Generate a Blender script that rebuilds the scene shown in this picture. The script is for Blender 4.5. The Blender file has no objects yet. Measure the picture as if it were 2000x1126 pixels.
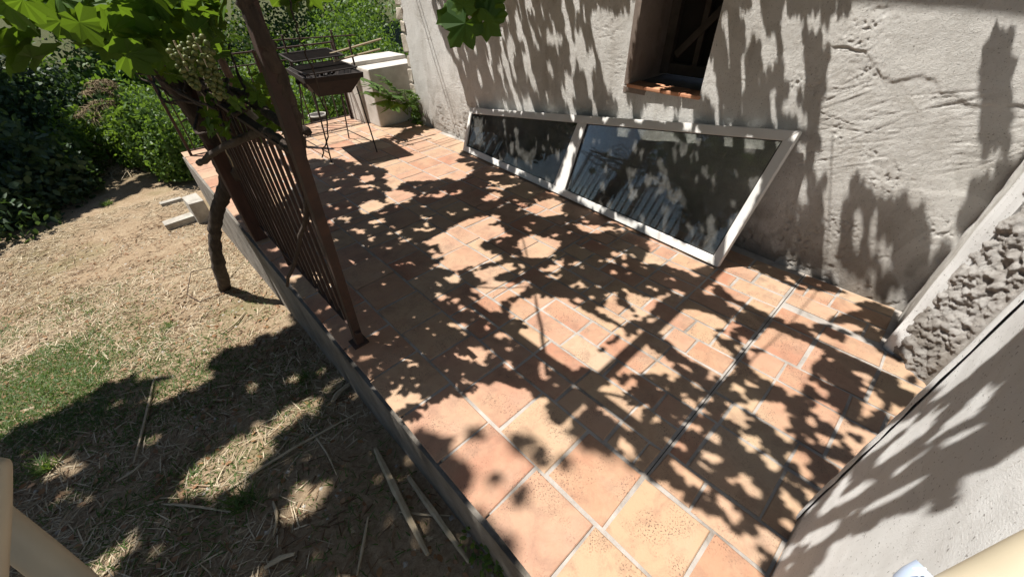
import bpy, bmesh, math, random
import numpy as np
from mathutils import Vector, Matrix, Quaternion
random.seed(7); rng = np.random.default_rng(7)
C = bpy.context.scene.collection
D = bpy.data
S = 1.70                      # camera height above the terrace, metres

# ------------------------------------------------------------------ camera frame (recovered from vanishing points)
F = 770.0; PP = np.array([1000., 563.])
_dn = np.array([30., 956., F]); _dn /= np.linalg.norm(_dn)
UPc = -_dn
AWc = np.array([67.-1000, -54.-563, F]); AWc -= AWc.dot(_dn)*_dn; AWc /= np.linalg.norm(AWc)
BWc = np.cross(_dn, AWc)
if BWc[0] < 0: BWc = -BWc
def ray(p):
    d = np.array([p[0]-1000., p[1]-563., F]); return np.array([d@AWc, d@BWc, d@UPc])
# working units: A = metres/S along the wall away from the camera, B = towards the wall, z = height above the camera
def atZ(p, z): r = ray(p); return r*(z/r[2])
def atB(p, b): r = ray(p); return r*(b/r[1])
def atA(p, a): r = ray(p); return r*(a/r[0])
def atD(p, d): r = ray(p); return r*(d/np.linalg.norm(r))
def W(q): return Vector((q[1]*S, q[0]*S, (q[2]+1)*S))
def P(a, b, z): return Vector((b*S, a*S, (z+1)*S))

scene = bpy.context.scene
cd = D.cameras.new('camera'); cam = D.objects.new('camera', cd); C.objects.link(cam)
cd.sensor_width = 36; cd.lens = F/2000*36; cd.clip_start = 0.02; cd.clip_end = 600
right = Vector((BWc[0], AWc[0], UPc[0])); down = Vector((BWc[1], AWc[1], UPc[1])); fwd = Vector((BWc[2], AWc[2], UPc[2]))
M = Matrix((right, -down, -fwd)).transposed().to_4x4(); M.translation = Vector((0, 0, S))
cam.matrix_world = M
scene.camera = cam

# ------------------------------------------------------------------ world, sun, exposure
LB, LA = 0.28, -0.37            # sunlight travel per unit of descent (towards the wall, towards the camera)
w = D.worlds.new('World'); scene.world = w; w.use_nodes = True
nt = w.node_tree; bg = nt.nodes['Background']; sky = nt.nodes.new('ShaderNodeTexSky')
sky.sky_type = 'NISHITA'; sky.sun_disc = False
sdir = Vector((-LB, -LA, 1)).normalized()
sky.sun_elevation = math.asin(sdir.z); sky.sun_rotation = math.atan2(sdir.x, sdir.y)
sky.air_density = 1.0; sky.dust_density = 0.6
nt.links.new(sky.outputs[0], bg.inputs[0]); bg.inputs[1].default_value = 0.05
sl = D.lights.new('sun', 'SUN'); so = D.objects.new('sun', sl); C.objects.link(so)
sl.energy = 5.0; sl.angle = math.radians(0.53); sl.color = (1.0, 0.95, 0.88)
so.rotation_euler = sdir.to_track_quat('Z', 'Y').to_euler(); so.location = (0, 0, 12)
vs = scene.view_settings; vs.view_transform = 'Standard'; vs.look = 'None'; vs.exposure = 0.74; vs.gamma = 1; vs.use_curve_mapping = False
scene.cycles.max_bounces = 8; scene.cycles.diffuse_bounces = 1; scene.cycles.transparent_max_bounces = 12

# ------------------------------------------------------------------ helpers
def tag(o, label=None, cat=None, group=None, kind=None):
    if label: o['label'] = label
    if cat: o['category'] = cat
    if group: o['group'] = group
    if kind: o['kind'] = kind
    return o
def empty(name, loc, label, cat, group=None):
    o = D.objects.new(name, None); C.objects.link(o); o.location = loc; o.empty_display_size = .1
    tag(o, label, cat, group); return o
def link(name, me, mat=None, parent=None, kind=None, smooth=False):
    o = D.objects.new(name, me); C.objects.link(o)
    if mat is not None and not me.materials: me.materials.append(mat)
    if parent is not None:
        o.parent = parent; bpy_inv(o, parent)
    if kind: o['kind'] = kind
    if smooth: me.polygons.foreach_set('use_smooth', [True]*len(me.polygons))
    return o
def wloc(o):
    v = Vector(o.location)
    while o.parent: o = o.parent; v = v + o.location
    return v
def bpy_inv(o, parent): o.location = Vector(o.location) - wloc(parent)
def mesh(name, v, f):
    me = D.meshes.new(name); me.from_pydata([tuple(x) for x in v], [], f); me.update(); return me
def np_mesh(name, V, faces):            # V (n,3), faces (m,k)
    me = D.meshes.new(name); n, m, k = len(V), len(faces), faces.shape[1]
    me.vertices.add(n); me.vertices.foreach_set('co', np.ascontiguousarray(V, dtype=np.float32).ravel())
    me.loops.add(m*k); me.loops.foreach_set('vertex_index', np.ascontiguousarray(faces, dtype=np.int32).ravel())
    me.polygons.add(m); me.polygons.foreach_set('loop_start', np.arange(0, m*k, k, dtype=np.int32))
    me.update(calc_edges=True); me.validate(); return me
class MB:
    def __init__(s): s.v = []; s.f = []
    def add(s, v, f):
        k = len(s.v); s.v += [tuple(x) for x in v]; s.f += [tuple(i+k for i in q) for q in f]
    def box(s, c, size, R=None, jit=0):
        hx, hy, hz = size[0]/2, size[1]/2, size[2]/2; c = Vector(c); vs = []
        for z in (-hz, hz):
            for x, y in ((-hx, -hy), (hx, -hy), (hx, hy), (-hx, hy)):
                q = Vector((x, y, z)) + Vector([random.uniform(-jit, jit) for _ in range(3)])
                vs.append(c + (R @ q if R else q))
        s.add(vs, [(3, 2, 1, 0), (4, 5, 6, 7), (0, 1, 5, 4), (1, 2, 6, 5), (2, 3, 7, 6), (3, 0, 4, 7)])
    def bar(s, a, b, w, t, up=Vector((0, 0, 1))):
        a, b = Vector(a), Vector(b); d = b-a; L = d.length; y = d.normalized()
        if abs(y.dot(up)) > .98: up = Vector((1, 0, 0))
        x = y.cross(up).normalized(); z = x.cross(y)
        s.box((a+b)/2, (w, L, t), Matrix((x, y, z)).transposed())
    def tube(s, pts, r, n=8, jit=0.0, cap=True):
        pts = [Vector(p) for p in pts]; m = len(pts)
        rr = r if isinstance(r, (list, tuple)) else [r]*m
        t = (pts[1]-pts[0]).normalized(); x = t.orthogonal().normalized(); base = len(s.v); vs = []
        for i, p in enumerate(pts):
            t = (pts[min(i+1, m-1)]-pts[max(i-1, 0)]).normalized()
            x = (x - t*x.dot(t)).normalized(); y = t.cross(x)
            for k in range(n):
                a = 2*math.pi*k/n; q = rr[i]*(1+random.uniform(-jit, jit))
                vs.append(p + x*math.cos(a)*q + y*math.sin(a)*q)
        fs = []
        for i in range(m-1):
            for k in range(n): fs.append((i*n+k, i*n+(k+1) % n, (i+1)*n+(k+1) % n, (i+1)*n+k))
        if cap: fs += [tuple(range(n-1, -1, -1)), tuple((m-1)*n+k for k in range(n))]
        s.add(vs, fs)
    def build(s, name, mat, parent=None, loc=(0, 0, 0), smooth=False, bevel=0, kind=None):
        lo = Vector(loc); me = mesh(name, [Vector(v)-lo for v in s.v], s.f)
        if bevel:
            bm = bmesh.new(); bm.from_mesh(me)
            bmesh.ops.bevel(bm, geom=bm.edges[:], offset=bevel, segments=2, affect='EDGES', profile=.6); bm.to_mesh(me); bm.free()
        o = D.objects.new(name, me); C.objects.link(o); me.materials.append(mat); o.location = lo
        if parent is not None: o.parent = parent; bpy_inv(o, parent)
        if smooth: me.polygons.foreach_set('use_smooth', [True]*len(me.polygons))
        if kind: o['kind'] = kind
        return o
def spline(pts, n=8):
    pts = [Vector(p) for p in pts]; q = [pts[0]*2-pts[1]] + pts + [pts[-1]*2-pts[-2]]; out = []
    for i in range(1, len(q)-2):
        for k in range(n):
            t = k/n; a, b, c, d = q[i-1], q[i], q[i+1], q[i+2]
            out.append(.5*((2*b)+(c-a)*t+(2*a-5*b+4*c-d)*t*t+(3*b-a-3*c+d)*t**3))
    out.append(pts[-1]); return out
def lerp_list(vals, n):
    x = np.linspace(0, len(vals)-1, n); return [float(v) for v in np.interp(x, range(len(vals)), vals)]
def vnoise(x, y, seed=0):
    xi = np.floor(x).astype(int); yi = np.floor(y).astype(int); fx = x-xi; fy = y-yi
    fx = fx*fx*(3-2*fx); fy = fy*fy*(3-2*fy)
    def h(i, j):
        n = (i*374761393 + j*668265263 + seed*1442695041) & 0x7fffffff
        n = ((n ^ (n >> 13))*1274126177) & 0x7fffffff; return ((n ^ (n >> 16)) & 0xffff)/65535.
    return (h(xi, yi)*(1-fx)+h(xi+1, yi)*fx)*(1-fy)+(h(xi, yi+1)*(1-fx)+h(xi+1, yi+1)*fx)*fy
def fbm(x, y, o=4, seed=0):
    s = 0; a = .5
    for i in range(o): s = s+a*(vnoise(x*2**i, y*2**i, seed+i)-.5); a *= .5
    return s
def inpoly(px, py, poly):
    px = np.asarray(px, float); py = np.asarray(py, float); c = np.zeros(px.shape, bool); n = len(poly); j = n-1
    for i in range(n):
        xi, yi = poly[i]; xj, yj = poly[j]
        if yi != yj: c ^= ((yi > py) != (yj > py)) & (px < (xj-xi)*(py-yi)/(yj-yi)+xi)
        j = i
    return c
def rand_rot(n, tilt=1.2, axis=None):
    """n rotation matrices: normal within `tilt` radians of axis, random spin"""
    th = tilt*np.sqrt(rng.random(n)); ph = rng.random(n)*2*np.pi
    nz = np.stack([np.sin(th)*np.cos(ph), np.sin(th)*np.sin(ph), np.cos(th)], 1)
    if axis is not None:
        q = Vector((0, 0, 1)).rotation_difference(Vector(axis)).to_matrix(); nz = nz@np.array(q).T
    r = rng.normal(size=(n, 3)); x = r-nz*(r*nz).sum(1, keepdims=True); x /= np.linalg.norm(x, axis=1, keepdims=True)
    y = np.cross(nz, x); return np.stack([x, y, nz], 2)
def scatter(name, tv, tf, pos, R, sc):
    tv = np.asarray(tv, float); tf = np.asarray(tf, int); n = len(pos); k = len(tv)
    sc = np.asarray(sc, float); sc = sc[:, None, None] if sc.ndim == 1 else sc[:, None, :]
    V = np.einsum('nij,nkj->nki', R, tv[None]*sc) + np.asarray(pos)[:, None, :]
    Fc = tf[None]+(np.arange(n)*k)[:, None, None]
    return np_mesh(name, V.reshape(-1, 3), Fc.reshape(-1, tf.shape[1]))

# ------------------------------------------------------------------ materials
def newmat(name):
    m = D.materials.new(name); m.use_nodes = True; t = m.node_tree; return m, t, t.nodes['Principled BSDF']
def nd(t, ty, **kw):
    n = t.nodes.new(ty)
    for k, v in kw.items():
        if k.startswith('i_'):
            key = k[2:]; n.inputs[int(key) if key.isdigit() else key.replace('_', ' ')].default_value = v
        else: setattr(n, k, v)
    return n
def coord(t, kind='Object', scale=1.0):
    tc = nd(t, 'ShaderNodeTexCoord'); mp = nd(t, 'ShaderNodeMapping')
    mp.inputs['Scale'].default_value = (scale,)*3 if not isinstance(scale, tuple) else scale
    t.links.new(tc.outputs[kind], mp.inputs[0]); return mp.outputs[0]
def noise(t, co, scale, detail=6, rough=.6, dist=0):
    n = nd(t, 'ShaderNodeTexNoise'); n.inputs['Scale'].default_value = scale; n.inputs['Detail'].default_value = detail
    n.inputs['Roughness'].default_value = rough; n.inputs['Distortion'].default_value = dist; t.links.new(co, n.inputs['Vector']); return n.outputs['Fac']
def ramp(t, fac, stops, interp='LINEAR'):
    r = nd(t, 'ShaderNodeValToRGB'); e = r.color_ramp.elements; r.color_ramp.interpolation = interp
    while len(e) < len(stops): e.new(.5)
    for i, (p, c) in enumerate(stops):
        e[i].position = p; e[i].color = (c, c, c, 1) if isinstance(c, (int, float)) else (*c, 1)
    t.links.new(fac, r.inputs[0]); return r.outputs[0]
def mixc(t, fac, a, b, mode='MIX'):
    m = nd(t, 'ShaderNodeMix', data_type='RGBA', blend_type=mode)
    for s, x in ((0, fac), (6, a), (7, b)):
        if isinstance(x, bpy.types.NodeSocket): t.links.new(x, m.inputs[s])
        else: m.inputs[s].default_value = x if s == 0 else (*x, 1)
    return m.outputs[2]
def mth(t, op, a, b=0.):
    m = nd(t, 'ShaderNodeMath', operation=op)
    for i, x in enumerate((a, b)):
        if isinstance(x, bpy.types.NodeSocket): t.links.new(x, m.inputs[i])
        else: m.inputs[i].default_value = x
    return m.outputs[0]
def bump(t, bs, h, strength=.5, dist=.01):
    b = nd(t, 'ShaderNodeBump'); b.inputs['Strength'].default_value = strength; b.inputs['Distance'].default_value = dist
    t.links.new(h, b.inputs['Height']); t.links.new(b.outputs[0], bs.inputs['Normal'])
def simple(name, cols, scale=8, rough=.8, bstr=.4, bdist=.005, metal=0, detail=8, bscale=None, stretch=None):
    m, t, b = newmat(name); co = coord(t, 'Object', stretch or 1.0)
    n = noise(t, co, scale, detail, .65); k = len(cols)
    t.links.new(ramp(t, n, [(.3+.4*i/max(1, k-1), c) for i, c in enumerate(cols)]), b.inputs['Base Color'])
    b.inputs['Roughness'].default_value = rough; b.inputs['Metallic'].default_value = metal
    n2 = noise(t, co, bscale or scale*6, 6, .7); bump(t, b, n2, bstr, bdist); return m

def tile_mat():
    m, t, b = newmat('terracotta tile'); oi = nd(t, 'ShaderNodeObjectInfo'); co = coord(t, 'Object')
    vm = nd(t, 'ShaderNodeVectorMath', operation='ADD'); cx = nd(t, 'ShaderNodeCombineXYZ')
    r37 = mth(t, 'MULTIPLY', oi.outputs['Random'], 37.0); t.links.new(r37, cx.inputs[0]); t.links.new(r37, cx.inputs[1])
    t.links.new(co, vm.inputs[0]); t.links.new(cx.outputs[0], vm.inputs[1]); co2 = vm.outputs[0]
    base = ramp(t, oi.outputs['Random'], [(0, (.36, .165, .10)), (.16, (.40, .215, .14)), (.34, (.43, .255, .17)), (.48, (.37, .175, .105)),
               (.62, (.43, .285, .175)), (.76, (.45, .30, .19)), (.88, (.40, .225, .15)), (1, (.47, .345, .235))])
    n1 = noise(t, co2, 4.5, 5, .6); c = mixc(t, ramp(t, n1, [(.42, 0), (.62, .6)]), base, (.445, .285, .18))
    n2 = noise(t, co2, 9, 6, .7, .6); c = mixc(t, ramp(t, n2, [(.5, 0), (.72, .5)]), c, (.31, .155, .10))
    # clustered dark pits
    n3 = noise(t, co2, 150, 3, .6); n4 = noise(t, co2, 7, 3, .5)
    pit = mth(t, 'MULTIPLY', ramp(t, n3, [(.57, 0), (.63, 1)]), ramp(t, n4, [(.46, 0), (.62, 1)]))
    c = mixc(t, mth(t, 'MULTIPLY', pit, .85), c, (.085, .055, .04))
    n5 = noise(t, co, 3.0, 4, .6); c = mixc(t, ramp(t, n5, [(.55, 0), (.75, .3)]), c, (.40, .33, .26))
    gp = nd(t, 'ShaderNodeNewGeometry'); wp = gp.outputs['Position']; s1 = noise(t, wp, 1.1, 7, .68, .5); s2 = noise(t, wp, 5.5, 7, .72, .4)
    c = mixc(t, ramp(t, s1, [(.46, 0), (.66, .5)]), c, (.44, .335, .22)); c = mixc(t, ramp(t, s2, [(.50, 0), (.70, .62)]), c, (.19, .115, .08))
    t.links.new(c, b.inputs['Base Color']); b.inputs['Roughness'].default_value = .72
    h = mth(t, 'SUBTRACT', noise(t, co2, 40, 6, .7), mth(t, 'MULTIPLY', pit, .8)); bump(t, b, h, .5, .003); return m
def plaster_mat(name, c1, c2, dirt=(.20, .17, .13), bstr=.9, coarse=55, bd=.006, stain_h=0.5):
    m, t, b = newmat(name); co = coord(t, 'Object')
    n = noise(t, co, 1.6, 6, .6); c = mixc(t, ramp(t, n, [(.35, 0), (.65, 1)]), c1, c2)
    n2 = noise(t, co, 6, 8, .75, .8); c = mixc(t, ramp(t, n2, [(.52, 0), (.8, .55)]), c, dirt)
    # damp dirty band towards the floor (weathering by splash)
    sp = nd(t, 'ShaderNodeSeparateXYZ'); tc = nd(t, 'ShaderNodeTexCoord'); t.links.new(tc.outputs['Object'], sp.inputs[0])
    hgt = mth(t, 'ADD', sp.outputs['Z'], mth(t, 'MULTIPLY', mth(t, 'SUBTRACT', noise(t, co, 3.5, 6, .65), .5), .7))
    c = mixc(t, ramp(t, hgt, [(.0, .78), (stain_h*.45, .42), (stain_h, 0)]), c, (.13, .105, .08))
    st = noise(t, coord(t, 'Object', (5, 5, .5)), 1.4, 6, .65, .3); c = mixc(t, ramp(t, st, [(.50, 0), (.72, .38)]), c, dirt)
    pt = noise(t, co, 2.4, 3, .45, 1.2); c = mixc(t, ramp(t, pt, [(.50, 0), (.53, .32)]), c, tuple(min(1, x*1.12) for x in c2))
    n3 = noise(t, co, 120, 3, .6); c = mixc(t, ramp(t, n3, [(.63, 0), (.68, .65)]), c, (.10, .085, .07))
    t.links.new(c, b.inputs['Base Color']); b.inputs['Roughness'].default_value = .93; b.inputs['Specular IOR Level'].default_value = .2
    h = mth(t, 'ADD', noise(t, co, coarse, 8, .75), mth(t, 'MULTIPLY', noise(t, co, 260, 4, .7), .5)); bump(t, b, h, bstr, bd); return m
def leaf_mat(name, cols, trans, tw=.45, rough=.55, spec=.5):
    m, t, b = newmat(name); g = nd(t, 'ShaderNodeNewGeometry'); oi = nd(t, 'ShaderNodeObjectInfo')
    f = mth(t, 'FRACT', mth(t, 'ADD', g.outputs['Random Per Island'], oi.outputs['Random']))
    c = ramp(t, f, [(i/max(1, len(cols)-1), x) for i, x in enumerate(cols)])
    n = noise(t, coord(t, 'Object'), 30, 3, .6); c = mixc(t, ramp(t, n, [(.4, 0), (.7, .3)]), c, tuple(x*.6 for x in cols[0]))
    t.links.new(c, b.inputs['Base Color']); b.inputs['Roughness'].default_value = rough; b.inputs['Specular IOR Level'].default_value = spec
    tr = nd(t, 'ShaderNodeBsdfTranslucent'); tr.inputs[0].default_value = (*trans, 1)
    mx = nd(t, 'ShaderNodeMixShader'); mx.inputs[0].default_value = tw
    t.links.new(b.outputs[0], mx.inputs[1]); t.links.new(tr.outputs[0], mx.inputs[2])
    t.links.new(mx.outputs[0], t.nodes['Material Output'].inputs[0]); return m
def ground_mat():
    m, t, b = newmat('dry soil'); co = coord(t, 'Object')
    n1 = noise(t, co, .9, 6, .6); n2 = noise(t, co, 7, 8, .7, .5); n3 = noise(t, co, 45, 6, .7)
    c = mixc(t, ramp(t, n2, [(.35, 0), (.65, 1)]), (.40, .29, .185), (.52, .41, .28))
    c = mixc(t, ramp(t, n3, [(.35, .7), (.6, 0)]), c, (.20, .135, .08))
    c = mixc(t, ramp(t, n1, [(.52, 0), (.66, .5)]), c, (.17, .17, .07))
    sp = nd(t, 'ShaderNodeSeparateXYZ'); t.links.new(co, sp.inputs[0]); far = mth(t, 'ADD', sp.outputs['Y'], mth(t, 'MULTIPLY', n1, 3.0))
    c = mixc(t, ramp(t, noise(t, co, 2.6, 7, .72, .8), [(.5, 0), (.66, .5)]), c, (.25, .175, .11))
    c = mixc(t, ramp(t, mth(t, 'DIVIDE', far, 20.0), [(.56, 0), (.64, .92)]), c, (.045, .06, .02))
    t.links.new(c, b.inputs['Base Color']); b.inputs['Roughness'].default_value = .95; b.inputs['Specular IOR Level'].default_value = .15
    bump(t, b, mth(t, 'ADD', n3, noise(t, co, 160, 4, .7)), .9, .02); return m
def island_mat(name, cols, rough=.85, tw=0, trans=(.3, .3, .05)):
    m = leaf_mat(name, cols, trans, tw, rough, .2); return m
def glass_mat():
    m, t, b = newmat('dusty window glass'); t.nodes.remove(b)
    tr = nd(t, 'ShaderNodeBsdfTransparent'); tr.inputs[0].default_value = (.78, .80, .78, 1)
    gl = nd(t, 'ShaderNodeBsdfGlossy'); gl.inputs['Roughness'].default_value = .006
    fr = nd(t, 'ShaderNodeFresnel'); fr.inputs[0].default_value = 1.6
    mx = nd(t, 'ShaderNodeMixShader'); t.links.new(mth(t, 'MINIMUM', mth(t, 'MULTIPLY', fr.outputs[0], 1.25), 1.0), mx.inputs[0]); t.links.new(tr.outputs[0], mx.inputs[1]); t.links.new(gl.outputs[0], mx.inputs[2])
    di = nd(t, 'ShaderNodeBsdfDiffuse'); di.inputs[0].default_value = (.55, .54, .5, 1); co = coord(t, 'Object')
    n = noise(t, co, 5, 8, .75, .5); du = mth(t, 'MULTIPLY', ramp(t, n, [(.38, .07), (.75, .34)]), ramp(t, noise(t, co, 180, 3, .6), [(.4, .4), (.6, 1)]))
    m2 = nd(t, 'ShaderNodeMixShader'); t.links.new(du, m2.inputs[0]); t.links.new(mx.outputs[0], m2.inputs[1]); t.links.new(di.outputs[0], m2.inputs[2])
    t.links.new(m2.outputs[0], t.nodes['Material Output'].inputs[0]); return m

MT = dict(
    tile=tile_mat(),
    mortar=simple('pale mortar', [(.17, .145, .12), (.34, .31, .28), (.47, .43, .39)], 5, .9, .7, .006, bscale=60),
    concrete=simple('old concrete', [(.075, .065, .05), (.19, .17, .145), (.27, .25, .22)], 3.5, .92, .9, .012, bscale=30),
    block=simple('pale concrete block', [(.22, .20, .17), (.38, .355, .31), (.48, .45, .40)], 5, .92, .8, .008, bscale=40),
    plaster=plaster_mat('grey plaster', (.60, .585, .55), (.71, .70, .67), (.34, .30, .25), 1.0, 48, .011, .62),
    pillar=plaster_mat('fine pale render', (.70, .705, .70), (.77, .775, .77), (.54, .53, .51), .55, 240, .004, .12),
    rough=plaster_mat('rough cast plaster', (.44, .415, .385), (.58, .565, .545), (.22, .17, .12), 1.0, 26, .02, .3),
    white=simple('white lime render', [(.40, .37, .325), (.52, .485, .435), (.60, .57, .525)], 5, .92, .6, .005),
    stone=simple('pale corner stone', [(.36, .31, .24), (.58, .53, .45)], 7, .9, .9, .012),
    frame=simple('white aluminium', [(.66, .65, .62), (.76, .75, .72)], 4, .45, .05, .002),
    gasket=simple('black rubber', [(.012, .012, .012), (.02, .02, .02)], 10, .6, .05, .002),
    rust=simple('rusty iron', [(.024, .015, .012), (.042, .023, .017), (.065, .032, .021)], 14, .8, .5, .003),
    iron=simple('sooty iron', [(.012, .010, .010), (.034, .022, .018)], 18, .7, .5, .003),
    bark=simple('vine bark', [(.028, .02, .015), (.06, .043, .032), (.11, .082, .062)], 10, .9, 1.0, .012, stretch=(3, 3, .7)),
    redwood=simple('reddish timber', [(.05, .025, .018), (.095, .046, .032)], 9, .85, .7, .006, stretch=(3, 3, .5)),
    cane=simple('dry cane', [(.34, .27, .17), (.52, .43, .30)], 12, .8, .5, .004),
    darkwood=simple('dark window timber', [(.04, .032, .026), (.085, .07, .058)], 8, .8, .5, .004),
    brick=simple('orange sill brick', [(.50, .22, .12), (.62, .33, .19)], 9, .85, .6, .005),
    beige=simple('beige plastic', [(.42, .365, .265), (.47, .41, .30)], 3, .5, .06, .002),
    blue=simple('pale blue plastic', [(.42, .52, .68), (.52, .6, .74)], 5, .4, .05, .002),
    lettering=simple('white print', [(.8, .8, .8), (.84, .84, .84)], 5, .5, .02, .001),
    grey=simple('grey slate board', [(.17, .17, .16), (.24, .24, .22)], 9, .8, .3, .003),
    grape=leaf_mat('grape skin', [(.09, .125, .03), (.14, .165, .05), (.21, .215, .075)], (.2, .24, .05), .3, .45),
    vine=leaf_mat('vine leaf', [(.035, .085, .016), (.06, .13, .022), (.085, .16, .03)], (.15, .25, .015), .4, .62, .22),
    canopy=leaf_mat('canopy leaf', [(.04, .09, .02), (.07, .13, .03)], (.12, .17, .015), .25),
    shrub=leaf_mat('shrub leaf', [(.04, .085, .018), (.075, .15, .03), (.11, .19, .04)], (.19, .32, .03), .38),
    ivy=leaf_mat('ivy leaf', [(.02, .045, .018), (.04, .08, .03), (.07, .12, .06)], (.10, .18, .03), .25, .6),
    yellowgreen=leaf_mat('yellow green leaf', [(.05, .105, .016), (.085, .15, .025)], (.2, .32, .03), .4),
    tree=leaf_mat('tree leaf', [(.03, .065, .015), (.06, .11, .025)], (.12, .2, .02), .3),
    drygrass=island_mat('dry straw', [(.27, .20, .12), (.46, .375, .25), (.60, .515, .38)]),
    darklitter=island_mat('brown litter', [(.10, .06, .035), (.20, .125, .07), (.30, .21, .13)]),
    frond=island_mat('dry frond', [(.14, .10, .055), (.22, .17, .10)]),
    grass=leaf_mat('grass blade', [(.045, .10, .02), (.08, .155, .03), (.13, .18, .05)], (.18, .28, .03), .3),
    dead=leaf_mat('dead leaf', [(.24, .12, .055), (.36, .21, .10)], (.3, .15, .05), .2),
    ground=ground_mat(), glass=glass_mat())
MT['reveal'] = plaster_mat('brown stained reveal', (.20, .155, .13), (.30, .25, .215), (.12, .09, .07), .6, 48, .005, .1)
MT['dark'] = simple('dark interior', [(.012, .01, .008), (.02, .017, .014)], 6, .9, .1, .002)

# ------------------------------------------------------------------ ground
def gz(a, b):
    a = np.asarray(a, float); b = np.asarray(b, float)
    z = -1.25-.13*np.clip(a-.6, 0, 3.6)
    z = z + np.clip(a-7, 0, 60)*.06 + .02*fbm(a*2.2, b*2.2, 3, 5)
    return z
def axis(lo, f0, f1, hi, fine, n):
    l = f0-np.geomspace(fine, f0-lo, n)[::-1]; r = f1+np.geomspace(fine, hi-f1, n)
    return np.concatenate([l, np.arange(f0, f1+fine/2, fine), r])
ga = axis(-60, -.5, 6, 120, .03, 30); gb = axis(-80, -2.2, .4, 80, .03, 30)
GA, GB = np.meshgrid(ga, gb, indexing='ij')
GZ = gz(GA, GB) + .012*fbm(GA*9, GB*9, 4, 9)
V = np.stack([GB*S, GA*S, (GZ+1)*S], 2).reshape(-1, 3); nb = len(gb)
ii, jj = np.meshgrid(np.arange(len(ga)-1), np.arange(nb-1), indexing='ij')
fa = np.stack([ii*nb+jj, ii*nb+jj+1, (ii+1)*nb+jj+1, (ii+1)*nb+jj], 2).reshape(-1, 4)[:, ::-1]
g = link('ground', np_mesh('ground', V, fa), MT['ground'], kind='structure', smooth=True)

# ------------------------------------------------------------------ terrace with tiles
EB = .205; A1 = 3.85; A0 = -.75
wallB = lambda a: 1.752+.026*a
mb = MB(); mb.box(P((A0+A1)/2, (EB+.008+2.2)/2, -1.45), ((2.2-EB-.008)*S, (A1-A0)*S, .9*S))
ter = mb.build('terrace', MT['mortar'], kind='structure')
mb = MB(); mb.box(P((A0+A1)/2, EB-.004, -1.475), (.02*S, (A1-A0+.004)*S, .885*S))
mb.build('edge_wall', MT['concrete'], ter)
mb = MB(); mb.box(P(.1325, 1.155, -1), (1.19*S, .0022*S, .003)); mb.build('expansion_joint', MT['gasket'], ter)
tiles = []
def tile(a0, a1, b0, b1):
    g_ = .0042; j = lambda: random.uniform(-.0026, .0026)
    ca, cb = (a0+a1)/2, (b0+b1)/2; z0 = random.uniform(.0022, .0068); c = P(ca, cb, -1)
    q = [((a0+g_+j()-ca)*S, (b0+g_+j()-cb)*S), ((a0+g_+j()-ca)*S, (b1-g_+j()-cb)*S), ((a1-g_+j()-ca)*S, (b1-g_+j()-cb)*S), ((a1-g_+j()-ca)*S, (b0+g_+j()-cb)*S)]
    v = []
    for inset, z in ((-.002, -.006), (0, z0-.0028), (.0045, z0)):
        for a, b in q:
            sa = math.copysign(inset, a); sb = math.copysign(inset, b)
            if z == z0 and False: pass
            v.append((b-sb, a-sa, z+random.uniform(-.0006, .0006)))
    f = [(8, 9, 10, 11)]
    for k in (0, 4):
        for i in range(4): f.append((k+i, k+(i+1) % 4, k+4+(i+1) % 4, k+4+i))
    me = mesh('tile', v, f); bm = bmesh.new(); bm.from_mesh(me); bmesh.ops.recalc_face_normals(bm, faces=bm.faces); bm.to_mesh(me); bm.free()
    o = D.objects.new('tile', me); C.objects.link(o); me.materials.append(MT['tile']); o.parent = ter; o.location = c; tiles.append(o)
a = -.41
while a < A1-.05:                                   # outer border course
    l = .187; tile(a, min(a+l, A1), EB-.012, .375); a += l
a = -.041-.175*3
while a < A1-.05:                                   # second course
    tile(a, min(a+.175, A1), .375, .555); a += .175
def field(za, zb, rows, b0, b1, half=.25):
    b = b0; k = 0
    while b < b1-.03:
        wd = rows[k % len(rows)]; k += 1; be = min(b+wd, b1); a = za - random.choice((0, .0875, .05, .12))
        while a < zb-.012:
            l = .175 if random.random() > half else .0875
            s, e = max(a, za), min(a+l, zb)
            if zb-e < .035: e = zb
            if e-s > .03: tile(s, e, b, be)
            a = e if e > s else a+l
            if e == zb: break
        b = be
bmax = wallB(0)-.004
field(-.42, .128, [.098, .175], .555, 1.50, .15)
field(-.17, .128, [.09], 1.50, bmax, .1)
field(.137, .96, [.0895], .555, bmax, .22)
field(.96, 1.93, [.175, .175, .09], .555, bmax+.03, .1)
field(1.93, 2.78, [.175, .178], .555, bmax+.055, .05)
field(2.78, 3.84, [.175, .175, .12], .555, bmax+.08, .1)

# ------------------------------------------------------------------ house wall (displaced plaster grid, window recess)
house = empty('house_wall', P(1.5, 1.79, -1), 'long grey plastered house wall with a recessed window and stone corner', 'wall')
WA0, WA1, WZ0, WZ1 = -.185, 3.10, -1.02, .95
WIN = (.760, 1.102, -.425, .25)
na, nz_ = 500, 290
av = np.sort(np.concatenate([np.arange(WA0, .50, .0032), np.linspace(.503, WA1, 320), WIN[:2]])); zv = np.sort(np.concatenate([np.arange(WZ0, .04, .0036), np.linspace(.045, WZ1, 50), WIN[2:]]))
AA, ZZ = np.meshgrid(av, zv, indexing='ij')
def seg_side(poly, AA, ZZ):
    """height of a polyline above (A) -> z(A)"""
    xs = np.array([p[0] for p in poly]); ys = np.array([p[1] for p in poly]); o = np.argsort(xs); return np.interp(AA, xs[o], ys[o])
disp = .008*fbm(AA*3, ZZ*3, 3, 11) + .0022*fbm(AA*14, ZZ*14, 4, 21) + .0016*fbm(AA*70, ZZ*70, 3, 31)
def wl(px, py): q = atB((px, py), 1.757); return (q[0], q[2])
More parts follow.
